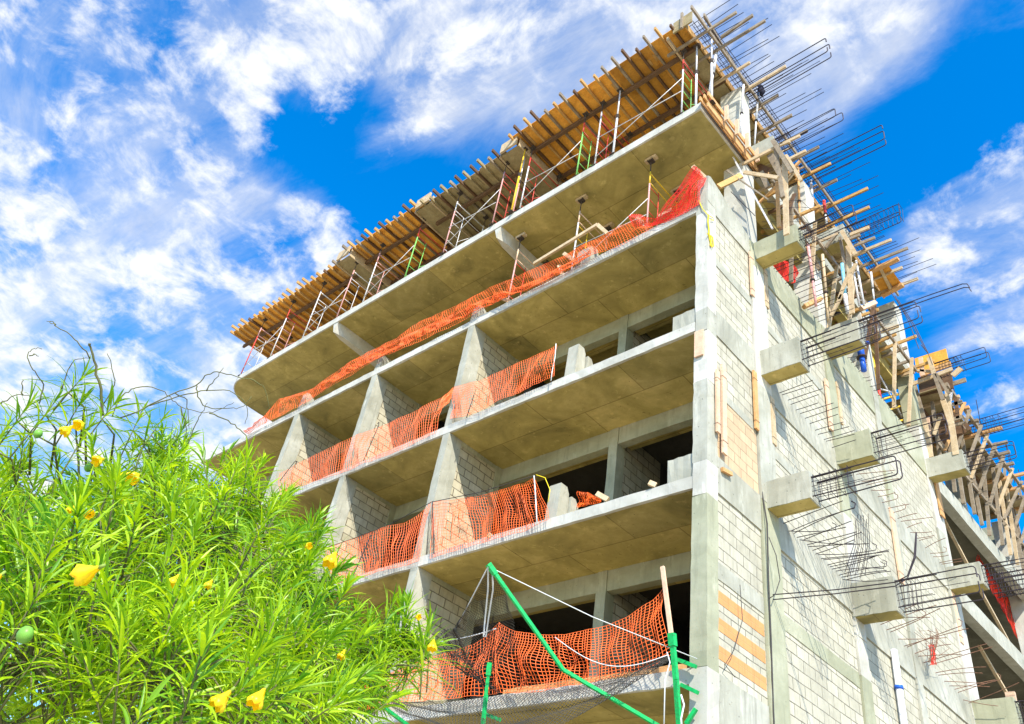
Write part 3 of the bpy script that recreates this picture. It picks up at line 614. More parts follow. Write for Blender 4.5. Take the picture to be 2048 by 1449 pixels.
# rebar cage of the edge beam and the slab bars that stick out of the forms
T = thing('edge_beam_cage', (-6.2, 15, ZD), 'long wired cage of thin reinforcing bars lying along the right edge of the roof formwork', 'rebar cage')
bm_ = MB()
for (x, z) in ((-6.30, ZD - .02), (-5.98, ZD - .02), (-6.30, ZD + .2), (-5.98, ZD + .2), (-6.14, ZD + .2), (-6.14, ZD - .02)): bm_.tube([(x, 9.5, z), (x, 21.0, z)], .008, 5)
bm_.build('long_bars', 'rebar', T)
bm_ = MB()
for k in range(92):
    y = 9.6 + k * .125; t = rn.uniform(-.02, .02)
    if 15.5 > y > 15.0: continue
    bm_.tube([(-6.30, y, ZD - .03), (-6.30, y + t, ZD + .21), (-5.97, y + t, ZD + .21), (-5.97, y, ZD - .03), (-6.30, y, ZD - .03)], .005, 4)
bm_.build('stirrups', 'rebar', T)
for k in range(58):
    y = 9.75 + k * .196 + rn.uniform(-.06, .06); ln = rn.choice((.7, .9, 1.1, 1.35, 1.5)) * (1 if k > 3 else .7)
    b = MB().tube([(-7.4, y, ZD + .10), (-6.1, y, ZD + .10), (-6.1 + ln, y + rn.uniform(-.05, .05), ZD + .10 + rn.uniform(-.06, .04))], .009, 5).build('slab_bar', 'rebar')
    tag(b, 'thin straight reinforcing bar sticking out over the right edge of the roof formwork', 'rebar', 'slab bars sticking out of the roof')
for y, lb in ((11.9, 'nearest'), (15.15, 'second')):
    T = thing('beam_reinforcement', (-6, y, 20.5), 'looped bars of a roof beam reaching far out into the sky, %s to the corner' % lb, 'rebar cage', 'looped bars of the roof beams')
    cage(T, -6.9, -3.93, y + .05, y + .37, 20.35, 21.1, 2, 40 + int(y), True, .1, .015, 3)
t = MB().tube([(-6.6, 9.55, ZD + .12), (-5.9, 9.55, ZD + .14), (-4.3, 9.6, ZD + .2)], .009, 5).build('long_bar', 'rebar'); tag(t, 'single long bar pointing up into the sky from the roof corner', 'rebar')
t = MB().beam(onz(1408, 30, 20.75), onz(1500, 185, 20.75), .05, .13).build('corner_plank', 'timberg'); tag(t, 'long grey plank laid across the joists at the roof corner, its near end sticking up', 'plank')
t = MB().beam(onz(1442, 75, 20.6), onz(1506, 31, 20.6), .05, .11).build('corner_joist', 'timberg'); tag(t, 'grey joist reaching farthest out at the roof corner', 'plank')
T = thing('upright_form', onz(1385, 60, 20.6), 'upright plywood panel standing at the front corner of the roof formwork', 'formwork panel')
MB().box(-6.75, -6.2, 9.30, 9.34, 20.45, 20.95).build('sheet', 'plyold', T); MB().box(-6.5, -6.44, 9.24, 9.30, 20.35, 21.1).build('batten', 'timberg', T)
T = thing('edge_formwork', (-6.1, 10.8, 17.3), 'stack of long orange boards clamped along the right edge of the top balcony slab', 'formwork')
for k, (dx, zc) in enumerate(((.03, 17.36), (.10, 17.47), (.17, 17.58), (.12, 17.26))):
    MB().beam((-6.19 + dx, 9.66 + .06 * k, zc + .12), (-6.19 + dx, 12.6, zc + .12), .035, .15).build('board', 'timbero', T)
for k in range(4):
    y = 10.45 + k * .48; MB().beam((-5.94, y, 17.35), (-5.94, y + .02, 17.95), .09, .045).build('cleat', 'timberp', T)

# ================================================================ loose boards, props and falsework on the right side
def plank(name, label, p, q, w, h, m='timber', cat='board', group=None, up=(0, 0, 1)):
    o = MB().beam(p, q, w, h, up).build(name, m); return tag(o, label, cat, group)
def wallboard(label, y, z0, z1, w, m, out=.03, dy=0.0):
    t = thing('wall_board', (SX, y, z0), label, 'board', 'boards fixed to the side wall')
    MB().beam((SX + out, y, z0), (SX + out, y + dy, z1), .04, w, (0, 1, 0)).build('board', m, t)
    for f in (.12, .85):
        z = z0 + (z1 - z0) * f; MB().tube([(SX, y - w * .6, z), (SX + out + .025, y - w * .55, z + .01), (SX + out + .025, y + w * .55, z + .02), (SX, y + w * .6, z)], .004, 4).build('tie_wire', 'wire', t)
wallboard('narrow pink board on the corner column beside the tan blocks', 10.24, 8.38, 9.72, .10, 'timberp', .05)
wallboard('longer pink board overlapping the narrow one beside the tan blocks', 10.42, 8.05, 9.95, .13, 'timberp', .06)
wallboard('orange board between the tan blocks and the second column', 11.62, 9.3, 10.66, .12, 'timbero')
wallboard('board in the joint right of the second column, next to grey smeared blocks', 12.27, 9.35, 10.45, .14, 'timber')
wallboard('board left of the second column just under the highest near beam', 11.69, 12.75, 14.05, .12, 'timberp')
wallboard('dark-edged board right of the second column under the highest near beam', 12.30, 12.9, 14.05, .14, 'timber')
wallboard('pale board on the third column above the rusty block ledge', 14.98, 11.35, 12.75, .15, 'timberp')
wallboard('board between the third column and the yellowish blocks', 15.6, 11.9, 13.1, .12, 'timber')
wallboard('wide orange board in the fourth column joint', 17.92, 9.05, 10.9, .24, 'timberp', .02)
wallboard('tall orange board at the far end column under the beam', 21.66, 12.6, 13.95, .26, 'timbero', .06)
wallboard('thin pink board low on the far end column', 21.35, 9.0, 10.3, .2, 'timberp', .02)
t = MB().beam(onx(1444, 939, SX + .04), onx(1463, 949, SX + .05), .05, .07).build('wood_scrap', 'timbero'); tag(t, 'small piece of orange wood hanging on a wire on the side wall', 'wood scrap')
# white plastic pipe, cable
T = thing('drain_pipe', (SX + .08, 16.75, 4), 'white plastic pipe standing against the block wall below the second beam', 'pipe')
MB().tube([(SX + .07, 16.73, 3.2), (SX + .07, 16.73, 7.1)], .065, 12).build('pipe', 'pvc', T, True); MB().tube([(SX + .07, 16.73, 6.33), (SX + .07, 16.73, 6.40)], .08, 12).build('coupling', 'blue', T, True)
c = MB().tube([(SX + .02, 11.72, 8.05), (SX + .09, 11.72, 7.4), (SX + .06, 11.73, 6.4), (SX + .05, 11.74, 5.4), (SX + .04, 11.73, 4.4), (SX + .04, 11.73, 3.0)], .013, 6).build('cable', 'wire'); tag(c, 'black cable running down the joint beside the second column', 'cable')
c = MB().tube([onx(1538, 1075, SX + .1), onx(1552, 1110, SX + .2), onx(1560, 1160, SX + .2), onx(1550, 1190, SX + .15), onx(1537, 1198, SX + .05)], .008, 5).build('wire', 'wire'); tag(c, 'curved dark wire looping out over the wall under the bent pair of bars', 'wire')
c = MB().tube([onx(1480, 1170, SX + .06), onx(1485, 1240, SX + .1), onx(1468, 1300, SX + .08), onx(1450, 1330, SX + .06), onx(1470, 1355, SX + .05)], .006, 5).build('wire', 'wire'); tag(c, 'thin wire hanging across the orange block stripes', 'wire')
# tangle of red and dark tie wire
rn = random.Random(9); mb = MB()
for k in range(14):
    a = onx(1848 + rn.uniform(-25, 30), 1275 + rn.uniform(-20, 15), SX + .12); b = onx(1862 + rn.uniform(-6, 8), 1325, SX + .2)
    mb.tube([a, a.lerp(b, .4) + Vector((rn.uniform(.05, .3), rn.uniform(-.3, .3), rn.uniform(-.1, .2))), b], .005, 4)
c = mb.build('wire_tangle', 'rust'); tag(c, 'tangle of dark tie wire on the ledge near the far end of the wall', 'wire')
mb = MB()
for k in range(9):
    a = onx(1862 + rn.uniform(-6, 8), 1290, SX + .25); b = onx(1866 + rn.uniform(-5, 8), 1330, SX + .22)
    mb.tube([a, a.lerp(b, .5) + Vector((rn.uniform(-.05, .1), rn.uniform(-.12, .12), 0)), b], .006, 4)
c = mb.build('string_bundle', 'netred'); tag(c, 'small red string bundle hanging in the wire tangle', 'string')
# yellow rope at the corner column
T = thing('yellow_rope', onx(1416, 430, SX), 'bright yellow rope knotted and hanging on the upper corner column', 'rope')
y_ = lambda u, v, o=.03: onx(u, v, SX + o)
MB().tube([ony(1397, 401, 9.97), ony(1405, 418, 9.96), y_(1417, 432)], .01, 6).build('loop', 'yrope', T)
m = MB(); m.tube([y_(1417, 430), y_(1416, 445), y_(1418, 460), y_(1418, 470), y_(1420, 480), y_(1424, 495)], .016, 6); m.tube([y_(1415, 468), y_(1422, 472), y_(1421, 492)], .016, 6); m.tube([y_(1417, 470), y_(1425, 475), y_(1427, 493)], .014, 6); m.tube([y_(1417, 431), y_(1426, 436), y_(1428, 441), y_(1421, 440)], .008, 5)
m.build('tail', 'yrope', T)

bar_prop_later = []
rp = random.Random(12)      # props and planks crowded in the open storeys of the side
for k in range(13):
    y = 12.7 + k * .68 + rp.uniform(-.15, .15)
    if 14.9 < y < 15.7: continue
    for (z0_, z1_, nm) in ((14.42, 17.28, 'lower'), (17.66, 20.45, 'upper')):
        x = rp.choice((-6.62, -6.9, -7.5)); c = rp.choice(('white', 'iron', 'pink', 'timber', 'timberg'))
        bar_prop_later.append(('%s among the crowded shoring of the %s open side storey' % ({'white': 'white prop', 'iron': 'dark prop', 'pink': 'faded red prop', 'timber': 'pale timber prop', 'timberg': 'grey timber prop'}[c], nm), Vector((x, y, z1_)), Vector((x + rp.uniform(-.1, .1), y + rp.uniform(-.15, .15), z0_)), .035, c))
def falsework(name, label, segs, fn, loc, group=None):
    T = thing(name, loc, label, 'falsework', group)
    for (nm, a, b, w_, m, off) in segs:
        p = fn(a[0], a[1], off); q = fn(b[0], b[1], off)
        MB().beam(p, q, w_, .045, (0, 1, 0)).build(nm, m, T)
    return T
F1 = lambda u, v, o: ony(u, v, 11.9 + o)
falsework('falsework_tower', 'pale timber posts and braces propping the roof beam above the nearest high beam', [
  ('post', (1569, 312), (1573, 470), .12, 'timber', -.2), ('post', (1551, 298), (1566, 395), .09, 'timberg', -.25), ('post', (1554, 365), (1558, 455), .08, 'timbero', 0),
  ('brace', (1600, 323), (1576, 348), .07, 'timbero', -.1), ('brace', (1594, 337), (1574, 362), .07, 'timber', 0), ('brace', (1555, 370), (1518, 406), .05, 'timbero', .1),
  ('ledger', (1484, 330), (1550, 296), .09, 'timber', -.25), ('ledger', (1545, 281), (1585, 345), .10, 'timberg', -.3), ('ledger', (1573, 312), (1603, 362), .07, 'timber', -.3),
  ('joist', (1566, 288), (1600, 272), .08, 'timber', 0), ('joist', (1560, 292), (1580, 284), .05, 'timber', -.1), ('joist', (1580, 318), (1612, 302), .08, 'timber', 0), ('joist', (1517, 318), (1532, 311), .05, 'timber', .1),
  ('brace', (1488, 345), (1556, 356), .09, 'timber', -.45), ('brace', (1455, 341), (1471, 352), .04, 'timberg', -.6), ('sheet', (1540, 310), (1560, 345), .16, 'timberg', .1), ('sheet', (1500, 330), (1535, 345), .25, 'bearer', .25), ('sheet', (1522, 345), (1536, 375), .12, 'timberg', 0)], F1, (-5.6, 11.9, 14.6))
plank('plank', 'reddish plank poking out of the fourth floor beside the sloping wall top', ony(1437, 374, 10.9), ony(1482, 352, 11.3), .06, .14, 'joist', 'plank')
plank('steel_brace', 'long thin pale rod leaning diagonally across the upper corner column', ony(1448, 282, 11.4), ony(1545, 458, 11.5), .035, .035, 'white', 'rod')
plank('thin_bar', 'thin dark bar crossing the column diagonally above the nearest high beam', ony(1462, 384, 11.5), ony(1510, 432, 11.55), .015, .015, 'rebar', 'rod')
plank('thin_stick', 'thin stick lying across in front of the corner falsework', ony(1454, 342, 11.2), ony(1537, 400, 11.3), .03, .03, 'timberg', 'stick')
F2 = lambda u, v, o: ony(u, v, 15.1 + o)
falsework('falsework_tower', 'forked timber post with diagonal braces on top of the second high beam', [
  ('post', (1700, 548), (1704, 628), .12, 'timber', -.1), ('post', (1696, 492), (1700, 560), .12, 'timber', 0), ('post', (1680, 475), (1692, 545), .07, 'timberg', 0), ('brace', (1712, 528), (1702, 548), .10, 'timber', -.1),
  ('brace', (1694, 555), (1678, 600), .09, 'timber', -.15), ('brace', (1684, 590), (1662, 632), .08, 'timber', -.15), ('brace', (1676, 464), (1651, 496), .09, 'timberg', -.1), ('ledger', (1683, 462), (1712, 510), .10, 'timber', -.15),
  ('ledger', (1620, 492), (1676, 468), .07, 'timber', -.1), ('joist', (1700, 470), (1738, 455), .10, 'timber', 0), ('joist', (1690, 482), (1720, 470), .08, 'timberg', 0), ('joist', (1708, 492), (1750, 476), .08, 'timberg', .1),
  ('sheet', (1630, 505), (1690, 492), .30, 'bearer', .4), ('joist', (1622, 485), (1652, 476), .08, 'edge', .1), ('brace', (1613, 498), (1640, 540), .10, 'timberg', .1)], F2, (-5.6, 15.1, 14.4))
T = thing('ladder', ony(1713, 565, 15.6), 'grey steel ladder leaning under the roof beside the forked post', 'ladder')
a0, a1, b0, b1 = ony(1712, 522, 15.6), ony(1728, 612, 15.6), ony(1704, 527, 15.6), ony(1719, 612, 15.6)
MB().tube([a0, a1], .03, 6).build('rail', 'white', T, True); MB().tube([b0, b1], .03, 6).build('rail', 'white', T, True)
for k in range(6): MB().tube([a0.lerp(a1, .08 + k * .16), b0.lerp(b1, .08 + k * .16)], .014, 5).build('rung', 'white', T, True)
T = thing('steel_prop', ony(1693, 630, 15.0), 'pale blue and white prop standing on the second high beam', 'prop', 'props on the side beams')
MB().tube([ony(1684, 528, 15.0), ony(1690, 590, 15.0)], .045, 8).build('outer_tube', 'cyan', T, True); MB().tube([ony(1690, 590, 15.0), ony(1696, 626, 15.0)], .055, 8).build('inner_tube', 'white', T, True)
def bar_prop(label, p, q, r, c, c2=None, f=.6, name='steel_prop'):
    T = thing(name, q, label, 'prop', 'props on the side beams'); mid = p.lerp(q, f)
    MB().tube([p, mid], r, 8).build('outer_tube', c, T, True); MB().tube([mid, q], r * .8, 8).build('inner_tube', c2 or c, T, True)
    MB().tube([mid.lerp(p, .02), mid.lerp(q, .02)], r * 1.5, 8).build('collar', 'iron', T, True); return T
T = thing('walkway_forms', (-6, 16, 17.2), 'rough boards and joists wedged under the fifth floor edge along the side wall', 'formwork')
for k in range(22):
    y = 12.5 + k * .40 + rp.uniform(-.1, .1)
    if 14.9 < y < 15.7: continue
    MB().beam((-6.9, y, 17.2 + rp.uniform(-.05, .05)), (rp.choice((-5.5, -5.7, -5.3, -5.85)), y + rp.uniform(-.12, .12), 17.2 + rp.uniform(-.06, .06)), .05, .09).build('joist', rp.choice(('timberg', 'timber', 'joist', 'bearer')), T)
for k in range(9):
    y = 12.6 + k * .95; z = 17.1
    MB().beam((-6.1, y, 14.7), (-5.75 + rp.uniform(-.1, .2), y + rp.uniform(-.5, .6), z), .09, .05, (0, 1, 0)).build('brace', rp.choice(('timberg', 'timber', 'bearer')), T)
MB().beam((-5.85, 12.4, 17.12), (-5.85, 21.0, 17.12), .06, .12).build('ledger', 'timberg', T)
for a_ in bar_prop_later: 
    o_ = bar_prop(*a_); o_['group'] = 'crowded shoring in the open side storeys'
bar_prop('pinkish prop with a white foot standing behind the hanging bars', ony(1616, 490, 13.6), ony(1632, 612, 13.6), .04, 'pink')
bar_prop('brown prop with wire rings just left of the slanting grey beam', ony(1645, 510, 14.4), ony(1656, 640, 14.4), .04, 'timber')
bar_prop('white prop standing in the opening above the nearest high beam', ony(1622, 362, 15.6), ony(1629, 460, 15.6), .04, 'white')
bar_prop('red and white prop in the dark opening below the roof', ony(1648, 402, 16.2), ony(1653, 448, 16.2), .045, 'red', 'white')
bar_prop('orange and pale pole beside the tall column in the upper opening', ony(1596, 335, 15.0), ony(1600, 452, 15.0), .035, 'timbero')
bar_prop('thin white prop behind the corner column above the top balcony', ony(1517, 175, 12.3), ony(1509, 290, 12.3), .03, 'white')
bar_prop('thick white prop rising from the orange edge boards to the corner planks', ony(1434, 98, 10.4), ony(1419, 186, 10.3), .045, 'white')
bar_prop('pale wire-wrapped prop in front of the tall white column', ony(1487, 170, 11.4), ony(1481, 268, 11.4), .03, 'white')
bar_prop('thin white prop under the far orange roof forms', ony(1742, 545, 19.0), ony(1748, 600, 19.0), .035, 'white')
bar_prop('thick blue prop with flanged ends under the second high beam', ony(1719, 690, 15.9), ony(1728, 742, 15.9), .085, 'blue', 'blue', .5)
plank('blue_flange', 'blue steel plate on the head of the thick blue prop', ony(1704, 687, 15.9), ony(1738, 685, 15.9), .10, .02, 'blue', 'plate')
plank('plank', 'reddish plank lying behind the hanging bars above the side wall', ony(1608, 614, 14.0), ony(1642, 598, 14.4), .12, .09, 'timbero', 'plank')
plank('plank', 'pale plank end resting at the foot of the ladder', ony(1722, 618, 17.0), ony(1750, 606, 17.4), .12, .12, 'timberp', 'plank')
# yellow and red scaffold ladder further back on the ledge
T = thing('ladder_scaffold', onx(1860, 870, -6.5), 'yellow scaffold ladder frames with red feet standing on the far ledge under the roof', 'scaffold')
q_ = lambda u, v: onx(u, v, -6.55)
for a, b, c in (((1741, 700), (1756, 775), 'yellow'), ((1756, 775), (1762, 805), 'red'), ((1804, 778), (1816, 845), 'yellow'), ((1816, 845), (1825, 885), 'red')):
    MB().tube([q_(*a), q_(*b)], .05, 8).build('leg', c, T, True)
for a, b in (((1712, 738), (1743, 730)), ((1718, 770), (1750, 758)), ((1762, 800), (1803, 788)), ((1775, 822), (1808, 810)), ((1790, 845), (1815, 838))): MB().tube([q_(*a), q_(*b)], .03, 6).build('rung', 'yellow', T, True)
MB().tube([q_(1752, 738), q_(1806, 838)], .025, 6).build('brace', 'white', T, True); MB().tube([q_(1758, 778), q_(1804, 790)], .025, 6).build('brace', 'white', T, True)
c = MB()
for k in range(6): c.tube([q_(1664 + k * 6, 585 + k * 4), q_(1670 + k * 6, 612 + k), q_(1676 + k * 5, 628)], .10, 6)
c = c.build('cloth_bundle', 'black'); tag(c, 'dark cloth bundle hanging in the shade behind the second high beam', 'cloth')
c = MB()
c.tube([ony(1517, 170, 12.2), ony(1521, 174, 12.2), ony(1522, 178, 12.2)], .05, 7, .08).tube([ony(1520, 178, 12.2), ony(1526, 184, 12.2), ony(1522, 191, 12.2)], .08, 7, .05); c = c.build('cloth_bundle', 'black', None, True); tag(c, 'small dark bundle tied among the roof bars by the tall column', 'cloth')
# orange roof form at the far corner
T = thing('corner_formwork', (-5.9, 20, 20.6), 'small orange-brown timber platform hanging at the far right corner of the roof', 'formwork')
MB().add([onz(1738, 540, 20.45), onz(1775, 528, 20.45), onz(1806, 572, 20.45), onz(1768, 596, 20.45)], [(0, 1, 2, 3)]).add([onz(1738, 540, 20.5), onz(1775, 528, 20.5), onz(1806, 572, 20.5), onz(1768, 596, 20.5)], [(0, 1, 2, 3)]).build('plywood', 'ply', T)
MB().beam(onz(1745, 542, 20.35), onz(1797, 518, 20.35), .14, .1).build('joist', 'timbero', T); MB().beam(onz(1764, 592, 20.35), onz(1806, 570, 20.35), .16, .1).build('joist', 'timbero', T)
MB().beam(onz(1760, 536, 20.38), onz(1782, 580, 20.38), .08, .08).build('batten', 'timber', T)
# thin bars drooping against the sky
for k, (a, b) in enumerate((((1782, 585), (1852, 702)), ((1790, 592), (1838, 698)), ((1796, 600), (1856, 706)), ((1842, 690), (1865, 730)))):
    t = MB().tube([ony(*a, 18.5), ony((a[0] + b[0]) / 2 + 3, (a[1] + b[1]) / 2 - 2, 18.5), ony(*b, 18.5)], .010, 5).build('drooping_bar', 'rebar'); tag(t, 'thin bar drooping from the far roof corner in front of the blue sky', 'rebar', 'drooping bars at the far roof corner')
F3 = lambda u, v, o: ony(u, v, 21.5 + o)
falsework('falsework_tower', 'tall-legged orange timber box form at the far end of the side wall', [
  ('sheet', (1832, 732), (1895, 712), .55, 'ply', .3), ('sheet', (1840, 750), (1902, 728), .18, 'timbero', -.2), ('sheet', (1838, 775), (1905, 758), .7, 'bearer', .6),
  ('ledger', (1816, 772), (1905, 738), .12, 'timber', -.4), ('ledger', (1802, 752), (1829, 744), .10, 'timber', -.4), ('joist', (1905, 752), (1922, 737), .16, 'timber', -.4), ('joist', (1906, 768), (1932, 760), .14, 'timberg', .4), ('ledger', (1822, 740), (1864, 744), .08, 'timber', -.5),
  ('stake', (1841, 716), (1846, 752), .12, 'timberp', -.5), ('stake', (1858, 716), (1868, 748), .12, 'timber', -.6), ('post', (1868, 748), (1886, 800), .10, 'timberg', -.6), ('brace', (1872, 748), (1898, 788), .08, 'timberg', -.6),
  ('post', (1829, 772), (1850, 846), .12, 'timberg', .1), ('post', (1886, 800), (1903, 850), .14, 'timber', -.3), ('post', (1893, 780), (1905, 848), .10, 'timber', 0), ('post', (1902, 785), (1898, 820), .08, 'white', .3),
  ('post', (1903, 850), (1912, 910), .16, 'timber', -.3), ('brace', (1880, 835), (1868, 870), .09, 'timber', .2), ('post', (1850, 846), (1862, 915), .14, 'timber', .1), ('post', (1856, 835), (1862, 900), .08, 'timberp', .4),
  ('sheet', (1872, 830), (1905, 880), .9, 'bearer', 1.0), ('ledger', (1905, 810), (1925, 804), .12, 'timberg', .5), ('stake', (1911, 795), (1916, 838), .10, 'bearer', .5), ('ledger', (1905, 840), (1924, 834), .12, 'timberg', .5), ('ledger', (1908, 850), (1932, 846), .10, 'timberg', .8), ('brace', (1928, 846), (1940, 860), .12, 'bearer', .8)], F3, (-5.5, 21.5, 14.2))
rn = random.Random(31)
segs = []
for k in range(11):       # posts, braces and platform of the wing falsework, spaced along the wing
    y = 22.4 + k * .72
    zt = 17.0
    segs.append((y, k))
T = thing('wing_falsework', (-6.2, 26, 14.2), 'long row of rough timber posts and V-braces carrying forms over the far wing', 'falsework')
for y, k in segs:
    MB().beam((-6.0 + rn.uniform(-.1, .15), y, 14.15), (-5.95 + rn.uniform(-.05, .3), y + rn.uniform(-.15, .15), 16.9), .10, .06, (0, 1, 0)).build('post', rn.choice(('timber', 'timberg', 'timberg')), T)
    MB().beam((-5.9, y, 15.3 + rn.uniform(-.2, .2)), (-5.2, y + rn.uniform(.1, .5), 16.9), .09, .05, (0, 1, 0)).build('brace', rn.choice(('timber', 'timberg', 'timbero')), T)
    MB().beam((-5.9, y, 15.2), (-6.4, y + rn.uniform(-.3, .5), 16.85), .09, .05, (0, 1, 0)).build('brace', rn.choice(('timberg', 'timberg')), T)
    MB().beam((-6.8, y + .2, 16.97), (-5.1 + rn.uniform(-.25, .5), y + .2 + rn.uniform(-.08, .08), 16.97 + rn.uniform(-.03, .05)), .09, .09).build('joist', rn.choice(('timber', 'timberg', 'timbero')), T)
    MB().beam((-5.6 + rn.uniform(-.2, .2), y + .3, 17.1), (-5.55 + rn.uniform(-.2, .2), y + .34, 17.4 + rn.uniform(0, .3)), .07, .07).build('stake', 'timberg', T)
MB().beam((-5.35, 21.9, 17.0), (-5.35, 30.2, 17.0), .08, .14).build('ledger', 'timberg', T); MB().beam((-6.35, 21.9, 16.9), (-6.35, 30.2, 16.9), .08, .14).build('ledger', 'bearer', T)
MB().box(-7.2, -5.6, 22.0, 30.2, 17.04, 17.07).build('plywood', 'plyold', T); MB().beam((-5.95, 22, 15.2), (-5.95, 30, 15.5), .05, .12).build('ledger', 'timberg', T)
for k in range(9):
    y = 23.0 + k * .85; x = -5.4 + rn.uniform(-.5, .2)
    t = MB().tube([(x, y, 17.0), (x + rn.uniform(-.05, .05), y, 18.0 + rn.uniform(0, .8))], .012, 5).build('upright_bar', 'rebar'); tag(t, 'thin upright bar standing on the far wing forms against the sky', 'rebar', 'upright bars on the far wing')
T = thing('beam_reinforcement', (-5.2, 24.5, 16.9), 'looped bars of the middle beam of the far wing ending over the timber forms', 'rebar cage'); cage(T, -5.6, -3.6, 24.5, 24.85, 16.85, 17.4, 8, 77, True, .4)
T = thing('beam_reinforcement', (-5.2, 21.5, 16.9), 'looped bars reaching out of the orange box form at the far wall end', 'rebar cage'); cage(T, -5.3, -3.95, 21.22, 21.56, 16.92, 17.42, 8, 78, True, .45)
T = thing('beam_reinforcement', (-5.2, 30, 13.5), 'bare beam bars lying across the front of the far wing at the right margin', 'rebar cage'); cage(T, -5.25, -2.9, 21.9, 22.3, 10.35, 10.95, 6, 79, False, .2, .014)
for (a, b, lb) in (((1888, 1040), (1935, 1130), 'upper'), ((1960, 1180), (2020, 1290), 'middle'), ((1958, 1292), (2018, 1395), 'lower')):
    plank('leaning_batten', 'pale batten leaning in the %s open bay of the far wing' % lb, onx(*a, -6.6), onx(*b, -6.6), .08, .08, 'timber', 'batten', 'battens leaning in the far wing')
plank('post', 'upright timber post before the wing opening at the lower right', onx(2020, 1385, -5.9), onx(2033, 1449, -5.9), .22, .1, 'timberp', 'post')
t = MB().rough(-6.1, -4.9, 22.2, 23.6, 6.0, 8.0, .3, .01).build('concrete_block', 'conc2'); bpy.data.objects.remove(t)

# ================================================================ safety nets
def net(label, top, bot, cols, rows, seed, m='net', fold=.05, r=.006, rz=.005, cat='safety net', group='orange safety nets along the balcony edges', name='safety_net', clump=0.0):
    """knotted plastic net hung between two 3-D polylines; strands are real thin tubes"""
    rn = random.Random(seed); off = rn.uniform(0, 50); P = []
    n_ = (top[-1] - top[0]).cross(Vector((0, 0, 1))).normalized()
    for i in range(cols + 1):
        a = poly_at(top, i / cols); b = poly_at(bot, i / cols); row = []
        for j in range(rows + 1):
            t = j / rows; t2 = t if not clump else 1 - (1 - t) ** (1 / (1 + clump))
            p = a.lerp(b, t2); s = i * .11
            am = .35 + 1.3 * abs(noise.noise(Vector((s * .35 + off, 3, t * .6)))); f = (noise.noise(Vector((s + off, t * 1.2, 0))) * fold * 2 + noise.noise(Vector((s * 3.1 + off, t * 2.5, 5))) * fold) * am
            sh = noise.noise(Vector((s * 1.7 + off, t * 1.5, 9))) * .06
            e = math.sin(math.pi * t)
            row.append(p + n_ * (f * (.35 + e)) + Vector((sh, 0, 0)) + Vector((0, 0, noise.noise(Vector((s * 2, t * 3, off))) * .02 * e)))
        P.append(row)
    r *= .68; rz *= .68; mb = MB()
    for i in range(cols + 1): mb.tube(P[i], r, 3)
    for j in range(rows + 1): mb.tube([P[i][j] for i in range(cols + 1)], rz, 3)
    o = mb.build(name, m); tag(o, label, cat, group); return o
Y = lambda pts, y=9.9: [ony(u, v, y) for u, v in pts]
net('long orange net sagging along the whole fourth floor edge', Y([(1290, 436), (1240, 452), (1195, 478), (1165, 490), (1130, 512), (1080, 532), (1030, 556), (980, 575), (940, 598), (890, 622), (850, 640), (825, 652), (795, 676), (760, 692), (715, 716), (660, 752), (625, 778), (590, 790), (556, 799), (530, 832), (492, 866)]),
    Y([(1310, 455), (1240, 492), (1180, 512), (1130, 545), (1080, 570), (1030, 590), (990, 604), (940, 633), (900, 655), (870, 668), (820, 692), (760, 716), (715, 742), (660, 774), (620, 800), (580, 822), (540, 842), (520, 852), (495, 868)]), 230, 12, 1, fold=.09, r=.0085, rz=.007, clump=.25)
net('gathered orange strip folded along the foot of the long fourth floor net', Y([(1180, 502), (1130, 530), (1080, 556), (1030, 580), (990, 590), (940, 612), (900, 632), (860, 650), (820, 668), (760, 700), (700, 732), (640, 772)], 9.87), Y([(1180, 512), (1130, 541), (1080, 567), (1030, 588), (990, 604), (940, 626), (900, 646), (860, 664), (820, 684), (760, 714), (700, 744), (640, 784)], 9.87), 170, 7, 2, fold=.07, r=.013, rz=.012)
net('red-orange net bunched up into a peak at the top of the corner upstand', Y([(1388, 332), (1397, 338), (1403, 348), (1412, 358)], 9.93) , Y([(1300, 452), (1330, 445), (1370, 425), (1396, 410)], 9.93), 24, 18, 3, m='netred', fold=.08, r=.009, rz=.008)
net('red-orange net drooping low beside the peaked one at the right of the fourth floor', Y([(1388, 334), (1378, 370), (1362, 404), (1340, 420), (1310, 438), (1285, 432), (1262, 428)], 9.97), Y([(1396, 412), (1370, 426), (1340, 438), (1310, 452), (1295, 456), (1275, 456), (1262, 452)], 9.97), 40, 9, 4, m='netred', fold=.09, r=.009, rz=.008)
net('orange net of the right third floor balcony ending at a hanging white rope', Y([(1113, 690), (1095, 700), (1060, 716), (1010, 738), (960, 762), (925, 770), (905, 776)]), Y([(1108, 752), (1080, 764), (1040, 786), (1000, 800), (960, 822), (925, 834), (902, 838)]), 62, 14, 5, fold=.07, r=.0075)
net('short twisted orange net piece between the third floor balconies', Y([(905, 776), (896, 786), (885, 795)]), Y([(900, 806), (890, 812), (878, 822)]), 10, 7, 15, fold=.06, r=.013)
net('orange net of the middle third floor balcony with a loose right end', Y([(888, 794), (860, 806), (830, 822), (790, 842), (750, 858), (714, 870)]), Y([(872, 866), (840, 880), (810, 896), (770, 912), (730, 926), (704, 938)]), 50, 14, 6, fold=.08, r=.0075)
net('orange net of the left third floor balcony half hidden by the shrub', Y([(714, 870), (680, 886), (640, 906), (600, 925), (560, 948)]), Y([(702, 938), (670, 950), (630, 962), (590, 978), (560, 990)]), 42, 13, 7, fold=.07, r=.0075)
